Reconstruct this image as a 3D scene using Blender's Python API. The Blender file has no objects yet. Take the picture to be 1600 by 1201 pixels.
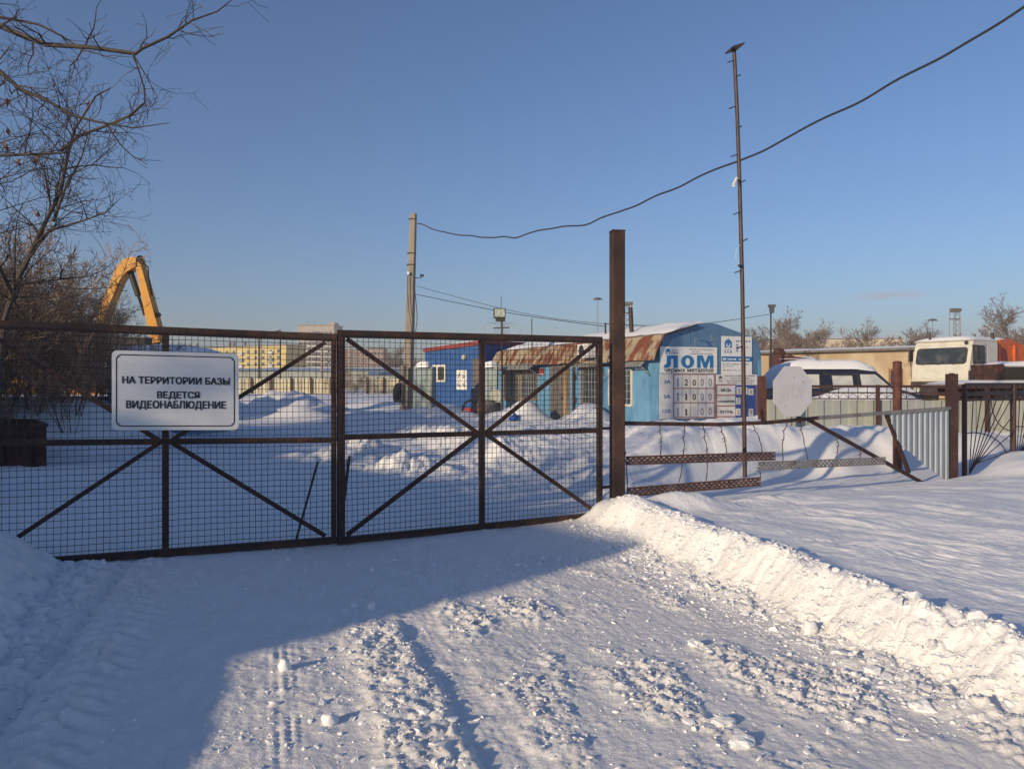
import bpy, math, random
import numpy as np
from mathutils import Vector as V, Matrix, noise as mnoise
R = math.radians
S = bpy.context.scene
COL = S.collection

# ------------------------------------------------------------------ camera, sky, sun, exposure
F, CX, CY, CZ = 1180.0, 800.0, 597.0, 1.6
cd = bpy.data.cameras.new('camera'); cam = bpy.data.objects.new('camera', cd); COL.objects.link(cam)
cam.location = (0, 0, CZ); cam.rotation_euler = (R(90), 0, 0)
cd.sensor_width = 36; cd.lens = F / 1600 * 36; cd.shift_y = -(600.5 - CY) / 1600
cd.clip_start = .05; cd.clip_end = 3000
S.camera = cam
SUN_EL, SUN_AZ = 15.3, 45.0          # the sun stands behind the camera, 45 degrees round to its left hand
world = bpy.data.worlds.new("World"); S.world = world; world.use_nodes = True
wn = world.node_tree.nodes; bg = wn['Background']
sky = wn.new('ShaderNodeTexSky'); sky.sky_type = 'NISHITA'; sky.sun_disc = False
sky.sun_elevation = R(SUN_EL); sky.sun_rotation = R(180 + SUN_AZ)
sky.altitude = 100; sky.air_density = 1.0; sky.dust_density = .9; sky.ozone_density = 4.6
tint = wn.new('ShaderNodeMix'); tint.data_type = 'RGBA'; tint.blend_type = 'MULTIPLY'; tint.inputs[0].default_value = 1; tint.inputs[7].default_value = (.93, .935, .985, 1)   # frosty lavender air
wl = world.node_tree.links; wl.new(sky.outputs[0], tint.inputs[6])
wtc = wn.new('ShaderNodeTexCoord'); wmp = wn.new('ShaderNodeMapping'); wmp.inputs['Scale'].default_value = (9, 9, 40); wl.new(wtc.outputs['Generated'], wmp.inputs[0])
wnz = wn.new('ShaderNodeTexNoise'); wnz.inputs['Scale'].default_value = 1.0; wnz.inputs['Detail'].default_value = 5; wl.new(wmp.outputs[0], wnz.inputs[0])
wsu = wn.new('ShaderNodeVectorMath'); wsu.operation = 'SUBTRACT'; wl.new(wtc.outputs['Generated'], wsu.inputs[0]); wsu.inputs[1].default_value = V((.50, 1, .112)).normalized()
wsc = wn.new('ShaderNodeVectorMath'); wsc.operation = 'MULTIPLY'; wl.new(wsu.outputs[0], wsc.inputs[0]); wsc.inputs[1].default_value = (16, 16, 85)
wle = wn.new('ShaderNodeVectorMath'); wle.operation = 'LENGTH'; wl.new(wsc.outputs[0], wle.inputs[0])
wmr = wn.new('ShaderNodeMapRange'); wmr.interpolation_type = 'SMOOTHSTEP'; wl.new(wle.outputs['Value'], wmr.inputs[0]); wmr.inputs[1].default_value = 1; wmr.inputs[2].default_value = .1
wm2 = wn.new('ShaderNodeMapRange'); wl.new(wnz.outputs[0], wm2.inputs[0]); wm2.inputs[1].default_value = .42; wm2.inputs[2].default_value = .68
wmu = wn.new('ShaderNodeMath'); wmu.operation = 'MULTIPLY'; wl.new(wmr.outputs[0], wmu.inputs[0]); wl.new(wm2.outputs[0], wmu.inputs[1])
wcl = wn.new('ShaderNodeMix'); wcl.data_type = 'RGBA'; wl.new(wmu.outputs[0], wcl.inputs[0]); wl.new(tint.outputs[2], wcl.inputs[6]); wcl.inputs[7].default_value = (3.6, 3.3, 3.7, 1)   # one small wisp of cloud
wl.new(wcl.outputs[2], bg.inputs[0]); bg.inputs[1].default_value = .131
sd = bpy.data.lights.new('sun', 'SUN'); sun = bpy.data.objects.new('sun', sd); COL.objects.link(sun)
sd.energy = 4.75; sd.angle = R(.55); sd.color = (1, .79, .52)
ce = math.cos(R(SUN_EL))
to_sun = V((-math.sin(R(SUN_AZ)) * ce, -math.cos(R(SUN_AZ)) * ce, math.sin(R(SUN_EL))))
sun.rotation_euler = to_sun.to_track_quat('Z', 'Y').to_euler()
sun.location = (-30, -30, 20)
S.view_settings.view_transform = 'Standard'; S.view_settings.look = 'None'
S.view_settings.exposure = 0; S.view_settings.gamma = 1
S.render.engine = 'CYCLES'; S.cycles.max_bounces = 6

# ------------------------------------------------------------------ helpers
def P(px, py, y): return V(((px - CX) / F * y, y, CZ - (py - CY) / F * y))
def ss(a, b, x):
    t = np.clip((np.asarray(x, float) - a) / (b - a), 0, 1); return t * t * (3 - 2 * t)

def origin(o):
    l = V((0, 0, 0))
    while o is not None: l = l + o.location; o = o.parent
    return l

class MB:
    def __init__(s): s.v = []; s.f = []
    def add(s, vs, fs):
        b = len(s.v); s.v += [tuple(p) for p in vs]; s.f += [tuple(i + b for i in q) for q in fs]; return s
    def box(s, c, size, ax=None):
        a = ax or (V((1, 0, 0)), V((0, 1, 0)), V((0, 0, 1))); c = V(c)
        h = [a[i] * (size[i] / 2) for i in range(3)]
        vs = [c + h[0] * i + h[1] * j + h[2] * k for i in (-1, 1) for j in (-1, 1) for k in (-1, 1)]
        return s.add(vs, [(0, 1, 3, 2), (4, 6, 7, 5), (0, 4, 5, 1), (2, 3, 7, 6), (0, 2, 6, 4), (1, 5, 7, 3)])
    def bx(s, x0, x1, y0, y1, z0, z1):
        return s.box(((x0 + x1) / 2, (y0 + y1) / 2, (z0 + z1) / 2), (x1 - x0, y1 - y0, z1 - z0))
    def beam(s, p, q, w, h, up=(0, 0, 1)):
        p, q = V(p), V(q); d = q - p; L = d.length; d.normalize(); up = V(up)
        a = d.cross(up)
        if a.length < 1e-4: a = d.cross(V((0, 1, 0)))
        a.normalize(); b = a.cross(d)
        return s.box((p + q) / 2, (L, w, h), (d, a, b))
    def tube(s, pts, rad, n=8, caps=True):
        pts = [V(p) for p in pts]
        if not hasattr(rad, '__len__'): rad = [rad] * len(pts)
        vs = []; fs = []; ref = None
        for i, p in enumerate(pts):
            d = (pts[min(i + 1, len(pts) - 1)] - pts[max(i - 1, 0)])
            if d.length < 1e-9: d = V((0, 0, 1))
            d.normalize()
            if ref is None: ref = V((1, 0, 0)) if abs(d.x) < .8 else V((0, 1, 0))
            a = (ref - d * ref.dot(d))
            if a.length < 1e-5: a = d.orthogonal()
            a.normalize(); ref = a; b = d.cross(a)
            for k in range(n):
                t = 2 * math.pi * k / n; vs.append(p + (a * math.cos(t) + b * math.sin(t)) * rad[i])
        for i in range(len(pts) - 1):
            for k in range(n):
                k2 = (k + 1) % n; fs.append((i * n + k, i * n + k2, (i + 1) * n + k2, (i + 1) * n + k))
        if caps: fs.append(tuple(range(n))[::-1]); fs.append(tuple((len(pts) - 1) * n + k for k in range(n)))
        return s.add(vs, fs)
    def prism(s, poly, o, a, b, n, t0, t1):
        o, a, b, n = V(o), V(a), V(b), V(n); m = len(poly)
        vs = [o + a * u + b * w + n * t0 for u, w in poly] + [o + a * u + b * w + n * t1 for u, w in poly]
        fs = [tuple(range(m))[::-1], tuple(range(m, 2 * m))] + [(i, (i + 1) % m, (i + 1) % m + m, i + m) for i in range(m)]
        return s.add(vs, fs)
    def sheet(s, rows):                                   # rows of equal length -> quads
        n = len(rows[0]); vs = [p for r in rows for p in r]
        fs = [(i * n + j, i * n + j + 1, (i + 1) * n + j + 1, (i + 1) * n + j) for i in range(len(rows) - 1) for j in range(n - 1)]
        return s.add(vs, fs)
    def lathe(s, prof, c, n=20, axis=(0, 0, 1)):
        ax = V(axis).normalized(); a = ax.orthogonal().normalized(); b = ax.cross(a); c = V(c); vs = []; fs = []
        for r, h in prof:
            for k in range(n):
                t = 2 * math.pi * k / n; vs.append(c + ax * h + (a * math.cos(t) + b * math.sin(t)) * max(r, 1e-4))
        for i in range(len(prof) - 1):
            for k in range(n):
                fs.append((i * n + k, i * n + (k + 1) % n, (i + 1) * n + (k + 1) % n, (i + 1) * n + k))
        return s.add(vs, fs)
    def snow(s, o, a, b, la, lb, t, rough=.25, seed=0, na=18, nb=8):   # a rounded slab of lying snow
        o, a, b = V(o), V(a), V(b); up = V((0, 0, 1)); rows = []
        for i in range(na + 1):
            u = i / na; row = []
            for j in range(nb + 1):
                w = j / nb
                e = (1 - abs(2 * u - 1) ** 5) * (1 - abs(2 * w - 1) ** 4)
                p = o + a * (u * la) + b * (w * lb)
                k = mnoise.noise(p * 1.7 + V((seed, 0, 0))) * .6 + mnoise.noise(p * 5 + V((seed, 3, 0))) * .3
                p2 = p + up * (t * e ** .6 * (1 + rough * k))
                if i in (0, na) or j in (0, nb): p2 = p + up * -.01
                row.append(p2)
            rows.append(row)
        return s.sheet(rows)
    def build(s, name, mat, parent=None, smooth=False):
        me = bpy.data.meshes.new(name)
        o0 = origin(parent)
        me.from_pydata([(x - o0.x, y - o0.y, z - o0.z) for x, y, z in s.v], [], s.f)
        if not isinstance(mat, (list, tuple)): mat = [mat]
        for m in mat: me.materials.append(m)
        if smooth: me.polygons.foreach_set('use_smooth', [True] * len(me.polygons))
        ob = bpy.data.objects.new(name, me); COL.objects.link(ob); ob.parent = parent
        return ob

def tag(o, label=None, cat=None, group=None, kind=None):
    if label: o['label'] = label
    if cat: o['category'] = cat
    if group: o['group'] = group
    if kind: o['kind'] = kind
    return o
def thing(name, loc, label, cat, group=None):
    o = bpy.data.objects.new(name, None); COL.objects.link(o); o.location = loc; o.empty_display_size = .2
    return tag(o, label, cat, group)
def copy_tree(o, parent=None):
    c = o.copy(); COL.objects.link(c); c.parent = parent
    for ch in list(o.children): copy_tree(ch, c)
    return c

# ------------------------------------------------------------------ materials (all procedural)
def mat(name, col, rough=.7, metal=0., col2=None, scale=4., lo=.4, hi=.6, stretch=(1, 1, 1), bump=0., bscale=20., col3=None, scale3=1., lo3=.55, hi3=.7, spec=.5, detail=6):
    m = bpy.data.materials.new(name); m.use_nodes = True; nt = m.node_tree; N, Lk = nt.nodes, nt.links
    b = N['Principled BSDF']; b.inputs['Roughness'].default_value = rough; b.inputs['Metallic'].default_value = metal
    b.inputs['Specular IOR Level'].default_value = spec
    tc = N.new('ShaderNodeTexCoord'); mp = N.new('ShaderNodeMapping'); mp.inputs['Scale'].default_value = stretch
    Lk.new(tc.outputs['Object'], mp.inputs[0])
    def noise_mix(c_in, c_b, sc, l, h):
        nz = N.new('ShaderNodeTexNoise'); nz.inputs['Scale'].default_value = sc; nz.inputs['Detail'].default_value = detail
        nz.inputs['Roughness'].default_value = .62
        Lk.new(mp.outputs[0], nz.inputs['Vector'])
        mr = N.new('ShaderNodeMapRange'); mr.interpolation_type = 'SMOOTHSTEP'
        mr.inputs[1].default_value = l; mr.inputs[2].default_value = h; Lk.new(nz.outputs[0], mr.inputs[0])
        mx = N.new('ShaderNodeMix'); mx.data_type = 'RGBA'; Lk.new(mr.outputs[0], mx.inputs[0])
        if isinstance(c_in, tuple): mx.inputs[6].default_value = (*c_in, 1)
        else: Lk.new(c_in, mx.inputs[6])
        mx.inputs[7].default_value = (*c_b, 1); return mx.outputs[2]
    c = col
    if col2: c = noise_mix(c, col2, scale, lo, hi)
    if col3: c = noise_mix(c, col3, scale3, lo3, hi3)
    if isinstance(c, tuple): b.inputs['Base Color'].default_value = (*c, 1)
    else: Lk.new(c, b.inputs['Base Color'])
    if bump:
        nb = N.new('ShaderNodeTexNoise'); nb.inputs['Scale'].default_value = bscale; nb.inputs['Detail'].default_value = 5
        Lk.new(mp.outputs[0], nb.inputs['Vector']); bm = N.new('ShaderNodeBump'); bm.inputs['Strength'].default_value = bump
        bm.inputs['Distance'].default_value = .02
        Lk.new(nb.outputs[0], bm.inputs['Height']); Lk.new(bm.outputs[0], b.inputs['Normal'])
    return m

M = {}
M['gate'] = mat('rusty_brown_steel', (.046, .027, .023), .75, .1, (.105, .045, .028), 6, .46, .66, bump=.3, bscale=60, col3=(.10, .085, .075), scale3=14, lo3=.64, hi3=.74)
M['post'] = mat('rusted_pipe', (.042, .025, .020), .8, .1, (.082, .042, .028), 5, .42, .66, (1, 1, .5), .3, 40, (.022, .014, .013), 2.2, .46, .66)
M['redrust'] = mat('red_primer_rust', (.075, .026, .021), .8, .1, (.12, .05, .034), 6, .45, .65, bump=.3, bscale=40)
M['darkrust'] = mat('dark_rust', (.05, .022, .018), .8, .2, (.11, .045, .03), 5, .45, .65, bump=.4, bscale=30)
M['brownpaint'] = mat('brown_fence_paint', (.042, .018, .017), .65, .1, (.07, .034, .027), 8, .5, .7)
M['wire'] = mat('mesh_wire', (.036, .034, .037), .55, .3, (.075, .05, .036), 9, .5, .7)
M['barb'] = mat('barbed_wire_steel', (.05, .045, .045), .7, .4)
M['perfrust'] = mat('rusty_slotted_steel', (.12, .055, .035), .75, .2, (.2, .11, .075), 9, .45, .65, bump=.3, bscale=60, col3=(.05, .025, .02), scale3=5)
M['perfgrey'] = mat('grey_slotted_steel', (.30, .28, .26), .6, .3, (.22, .19, .17), 9, .45, .65, bump=.2, bscale=60, col3=(.12, .07, .045), scale3=5, lo3=.6, hi3=.7)
M['zinc'] = mat('galvanised_sheet', (.38, .42, .455), .55, .1, (.31, .345, .38), 3, .4, .65, (1, 1, .4))
M['olive'] = mat('faded_fence_sheet', (.31, .325, .285), .5, .1, (.26, .275, .25), 3, .4, .65, (1, 1, .3), col3=(.27, .29, .29), scale3=.9, lo3=.5, hi3=.6)
M['signwhite'] = mat('sign_white', (.74, .74, .72), .45, 0, (.66, .67, .68), 3.0, .4, .7, (.4, 1, 1.6), col3=(.58, .58, .57), scale3=2.2, lo3=.6, hi3=.75)
M['black'] = mat('black_print', (.012, .012, .014), .6)
M['blueprint'] = mat('blue_print', (.012, .155, .38), .6)
M['navyprint'] = mat('navy_print', (.02, .06, .25), .6, 0, (.03, .08, .3), 4)
M['redprint'] = mat('red_line_print', (.28, .05, .04), .6)
M['greyprint'] = mat('faded_print', (.22, .23, .26), .7)
M['card'] = mat('price_card', (.62, .60, .57), .6, 0, (.54, .52, .50), 4, .4, .6)
M['board'] = mat('price_board', (.66, .65, .65), .55, 0, (.60, .59, .58), 2.5, .4, .6)
M['octa'] = mat('whitewashed_sign_back', (.54, .54, .56), .6, 0, (.50, .50, .525), 5, .5, .7)
M['octafaint'] = mat('faded_sign_letters', (.528, .528, .55), .65)
M['bluewall'] = mat('peeling_pale_blue_paint', (.095, .20, .33), .6, 0, (.072, .165, .29), 1.6, .4, .62, (1, 1, .45), .25, 8, (.20, .29, .33), 3.2, .58, .72)
M['bluewallside'] = mat('light_blue_boards', (.095, .25, .41), .65, 0, (.13, .30, .46), 2.2, .4, .65, (1, 1, .3), .2, 10, (.06, .15, .34), 1.1, .54, .68)
M['booth'] = mat('booth_blue_sheet', (.016, .085, .27), .5, .05, (.022, .10, .31), 3, .4, .6)
M['boothside'] = M['booth']
M['redtrim'] = mat('red_trim', (.25, .03, .028), .55, 0, (.18, .03, .03), 5)
M['redskirt'] = mat('red_skirting', (.35, .02, .03), .6)
M['rustroof'] = mat('rust_streaked_roof', (.36, .30, .20), .7, .05, (.17, .055, .024), 1.4, .43, .54, (1.0, 1.0, .5), .3, 9, (.085, .032, .022), 2.6, .55, .66)
M['greysheet'] = mat('weathered_grey_sheet', (.27, .28, .27), .6, .2, (.2, .21, .2), 3, .4, .6, (1, 1, .3))
M['greygreen'] = mat('grey_green_gate_sheet', (.26, .33, .34), .55, .1, (.21, .27, .28), 2.5, .4, .6, (1, 1, .3), col3=(.33, .35, .28), scale3=.8)
M['doorgrey'] = mat('grey_brown_door', (.14, .125, .115), .7, 0, (.1, .09, .085), 4)
M['wood'] = mat('weathered_wood', (.33, .25, .16), .8, 0, (.22, .13, .07), 5, .4, .6, (1, 1, .15))
M['woodred'] = mat('brown_window_frame', (.20, .09, .05), .75, 0, (.3, .2, .13), 6, .5, .65)
M['glass'] = mat('dark_glass', (.03, .04, .045), .08, 0, (.10, .11, .11), 1.4, .45, .7)
M['glassfrostlit'] = mat('frosted_glass_lit_through', (.50, .52, .51), .6, 0, (.38, .41, .42), 2.5)  # frosted, and pale to stand in for light showing through the van windows
M['whiteframe'] = mat('white_frame', (.62, .6, .54), .6)
M['concrete'] = mat('concrete', (.33, .28, .215), .85, 0, (.24, .21, .17), 4, .4, .65, (1, 1, .25), .4, 30)
M['cable'] = mat('black_cable', (.02, .022, .03), .6)
M['steel'] = mat('dark_steel', (.03, .028, .03), .6, .3, (.055, .04, .035), 8)
M['mast'] = mat('mast_brown_paint', (.045, .028, .03), .55, .2, (.07, .04, .035), 7)
M['paper'] = mat('white_paper', (.7, .69, .65), .8)
M['plastic'] = mat('white_plastic', (.7, .7, .68), .5)
M['exc'] = mat('excavator_yellow', (.64, .28, .004), .5, 0, (.52, .21, .006), 2.5, .45, .65, col3=(.25, .12, .03), scale3=4, lo3=.68, hi3=.78)
M['excdark'] = mat('excavator_dark', (.03, .025, .022), .6, .2)
M['turq'] = mat('container_blue_paint', (.07, .2, .34), .6, 0, (.10, .25, .38), 3)
M['van'] = mat('navy_car_paint', (.008, .013, .038), .45, .1, (.012, .018, .045), 4)
M['tyre'] = mat('tyre_rubber', (.02, .02, .02), .9)
M['rim'] = mat('wheel_rim', (.25, .24, .22), .5, .5)
M['cream'] = mat('cream_truck_paint', (.60, .58, .50), .4, 0, (.52, .50, .43), 3, .45, .65)
M['grille'] = mat('black_plastic', (.022, .02, .021), .6, 0, (.045, .03, .028), 6)
M['orange'] = mat('orange_body_paint', (.62, .12, .016), .5, 0, (.5, .1, .02), 3)
M['orangered'] = mat('dark_red_paint', (.16, .02, .018), .6)
M['emblem'] = mat('red_orange_emblem', (.75, .1, .03), .5)
M['garage'] = mat('stained_cream_plaster', (.44, .365, .255), .85, 0, (.36, .27, .17), .7, .40, .60, (1, 1, .35), .3, 6, (.19, .14, .095), 1.3, .55, .66)
M['hall'] = mat('pale_cream_panels', (.58, .52, .42), .85, 0, (.5, .44, .35), .25, .4, .6)  # plain cream panel colour with random tone
M['yellowwall'] = mat('yellow_facade', (.58, .47, .17), .85, 0, (.50, .42, .19), .3, .4, .6)
M['panelwall'] = mat('grey_panel_facade', (.42, .38, .33), .85, 0, (.36, .33, .3), .3, .4, .6)
M['pinkwall'] = mat('pinkish_brick_facade', (.36, .26, .22), .85, 0, (.30, .22, .19), .3, .4, .6)
M['farglass'] = mat('window_glass', (.06, .07, .085), .2)
M['farwhite'] = mat('balcony_white', (.6, .6, .58), .8)
M['farfence'] = mat('pale_fence_sheet', (.58, .52, .36), .6, .05, (.40, .37, .28), 1.2, .45, .6, (1, 1, .1), col3=(.66, .60, .43), scale3=.5)
M['warehouse'] = mat('grey_green_cladding', (.30, .32, .29), .7, 0, (.26, .28, .25), .3)
M['blueroof'] = mat('blue_roof', (.04, .10, .22), .6)
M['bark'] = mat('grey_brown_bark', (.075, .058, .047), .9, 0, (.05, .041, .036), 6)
M['twig'] = mat('brown_twigs', (.06, .045, .038), .9)
M['bushtwig'] = mat('tawny_twigs', (.30, .20, .13), .9, 0, (.20, .135, .09), 3)
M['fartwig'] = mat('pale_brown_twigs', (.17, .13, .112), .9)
M['leaf'] = mat('dry_leaf', (.22, .09, .04), .8)
M['brick'] = mat('red_brick_wall', (.3, .14, .1), .85, 0, (.24, .11, .08), 3)
M['rag'] = mat('blue_cloth', (.02, .09, .35), .8)
M['palebox'] = mat('pale_plastic', (.5, .5, .42), .6)
M['green'] = mat('green_shovel', (.03, .14, .1), .6)
M['shade'] = mat('lamp_housing', (.10, .11, .10), .5, .3)
M['lampglass'] = mat('lamp_glass', (.45, .48, .42), .2, 0, (.2, .22, .2), 9, .5, .6)

def snow_material(name, ground):
    m = bpy.data.materials.new(name); m.use_nodes = True; nt = m.node_tree; N, Lk = nt.nodes, nt.links
    b = N['Principled BSDF']; b.inputs['Roughness'].default_value = .55; b.inputs['Specular IOR Level'].default_value = .35
    tc = N.new('ShaderNodeTexCoord')
    nz = N.new('ShaderNodeTexNoise'); nz.inputs['Scale'].default_value = 1.3; nz.inputs['Detail'].default_value = 8; Lk.new(tc.outputs['Object'], nz.inputs[0])
    mx = N.new('ShaderNodeMix'); mx.data_type = 'RGBA'; mx.inputs[6].default_value = (.84, .85, .87, 1); mx.inputs[7].default_value = (.78, .79, .81, 1)
    Lk.new(nz.outputs[0], mx.inputs[0]); out = mx.outputs[2]
    if ground:                                              # trodden, slightly soiled snow on the driveway
        at = N.new('ShaderNodeAttribute'); at.attribute_name = 'packed'
        n2 = N.new('ShaderNodeTexNoise'); n2.inputs['Scale'].default_value = 5; n2.inputs['Detail'].default_value = 9; n2.inputs['Roughness'].default_value = .7
        mp = N.new('ShaderNodeMapping'); mp.inputs['Rotation'].default_value = (0, 0, R(-18)); mp.inputs['Scale'].default_value = (1.6, .5, 1)
        Lk.new(tc.outputs['Object'], mp.inputs[0]); Lk.new(mp.outputs[0], n2.inputs[0])
        r2 = N.new('ShaderNodeMapRange'); r2.inputs[1].default_value = .35; r2.inputs[2].default_value = .7; Lk.new(n2.outputs[0], r2.inputs[0])
        dm = N.new('ShaderNodeMix'); dm.data_type = 'RGBA'; dm.inputs[6].default_value = (.74, .725, .71, 1); dm.inputs[7].default_value = (.83, .82, .81, 1)
        Lk.new(r2.outputs[0], dm.inputs[0])
        m2 = N.new('ShaderNodeMix'); m2.data_type = 'RGBA'; Lk.new(at.outputs['Fac'], m2.inputs[0]); Lk.new(out, m2.inputs[6]); Lk.new(dm.outputs[2], m2.inputs[7])
        # little specks of dirt and grit
        n3 = N.new('ShaderNodeTexNoise'); n3.inputs['Scale'].default_value = 14; n3.inputs['Detail'].default_value = 3; Lk.new(mp.outputs[0], n3.inputs[0])
        r3 = N.new('ShaderNodeMapRange'); r3.inputs[1].default_value = .74; r3.inputs[2].default_value = .80; Lk.new(n3.outputs[0], r3.inputs[0])
        mu = N.new('ShaderNodeMath'); mu.operation = 'MULTIPLY'; Lk.new(r3.outputs[0], mu.inputs[0]); Lk.new(at.outputs['Fac'], mu.inputs[1])
        m3 = N.new('ShaderNodeMix'); m3.data_type = 'RGBA'; Lk.new(mu.outputs[0], m3.inputs[0]); Lk.new(m2.outputs[2], m3.inputs[6]); m3.inputs[7].default_value = (.3, .28, .26, 1)
        out = m3.outputs[2]
    Lk.new(out, b.inputs['Base Color'])
    nb = N.new('ShaderNodeTexNoise'); nb.inputs['Scale'].default_value = 26 if ground else 18; nb.inputs['Detail'].default_value = 7; nb.inputs['Roughness'].default_value = .65
    Lk.new(tc.outputs['Object'], nb.inputs[0]); bm = N.new('ShaderNodeBump'); bm.inputs['Strength'].default_value = .55; bm.inputs['Distance'].default_value = .02
    Lk.new(nb.outputs[0], bm.inputs['Height']); Lk.new(bm.outputs[0], b.inputs['Normal'])
    return m
M['snow'] = snow_material('snow', False); M['ground'] = snow_material('ground_snow', True)

# ------------------------------------------------------------------ numpy noise
def h32(ix, iy, seed):
    h = (ix.astype(np.int64) * 374761393 + iy.astype(np.int64) * 668265263 + seed * 974634541) & 0xffffffff
    h = ((h ^ (h >> 13)) * 1274126177) & 0xffffffff
    h = ((h ^ (h >> 16)) * 2246822519) & 0xffffffff
    return (h ^ (h >> 15)).astype(np.float64) / 4294967296.0
def pn(x, y, seed=0):
    x0 = np.floor(x); y0 = np.floor(y); fx = x - x0; fy = y - y0
    u = fx * fx * fx * (fx * (fx * 6 - 15) + 10); w = fy * fy * fy * (fy * (fy * 6 - 15) + 10)
    def g(ix, iy, dx, dy):
        a = h32(ix, iy, seed) * 2 * np.pi; return np.cos(a) * dx + np.sin(a) * dy
    a = g(x0, y0, fx, fy); b = g(x0 + 1, y0, fx - 1, fy); c = g(x0, y0 + 1, fx, fy - 1); d = g(x0 + 1, y0 + 1, fx - 1, fy - 1)
    return 1.4 * ((a * (1 - u) + b * u) * (1 - w) + (c * (1 - u) + d * u) * w)
def fbm(x, y, seed, o=4):
    r = 0; a = 1.0
    for i in range(o): r = r + a * pn(x * 2 ** i, y * 2 ** i, seed + i * 17); a *= .5
    return r
def lumps(x, y, sc, dens, seed, shape=.5):                  # heaped rounded clods, height 0..1
    gx = x / sc; gy = y / sc; ix = np.floor(gx); iy = np.floor(gy); r = np.zeros_like(gx)
    for dx in (-1, 0, 1):
        for dy in (-1, 0, 1):
            cx, cy = ix + dx, iy + dy
            px = cx + h32(cx, cy, seed); py = cy + h32(cx, cy, seed + 1); k = h32(cx, cy, seed + 2)
            rad = .25 + .65 * h32(cx, cy, seed + 3)
            d2 = ((gx - px) ** 2 + (gy - py) ** 2) / rad ** 2
            r = np.maximum(r, np.where((k < dens) & (d2 < 1), rad * np.clip(1 - d2, 0, 1) ** shape, 0))
    return r
def gauss(x, y, cx, cy, rx, ry=None):
    ry = ry or rx; return np.exp(-((x - cx) / rx) ** 2 - ((y - cy) / ry) ** 2)

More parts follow.
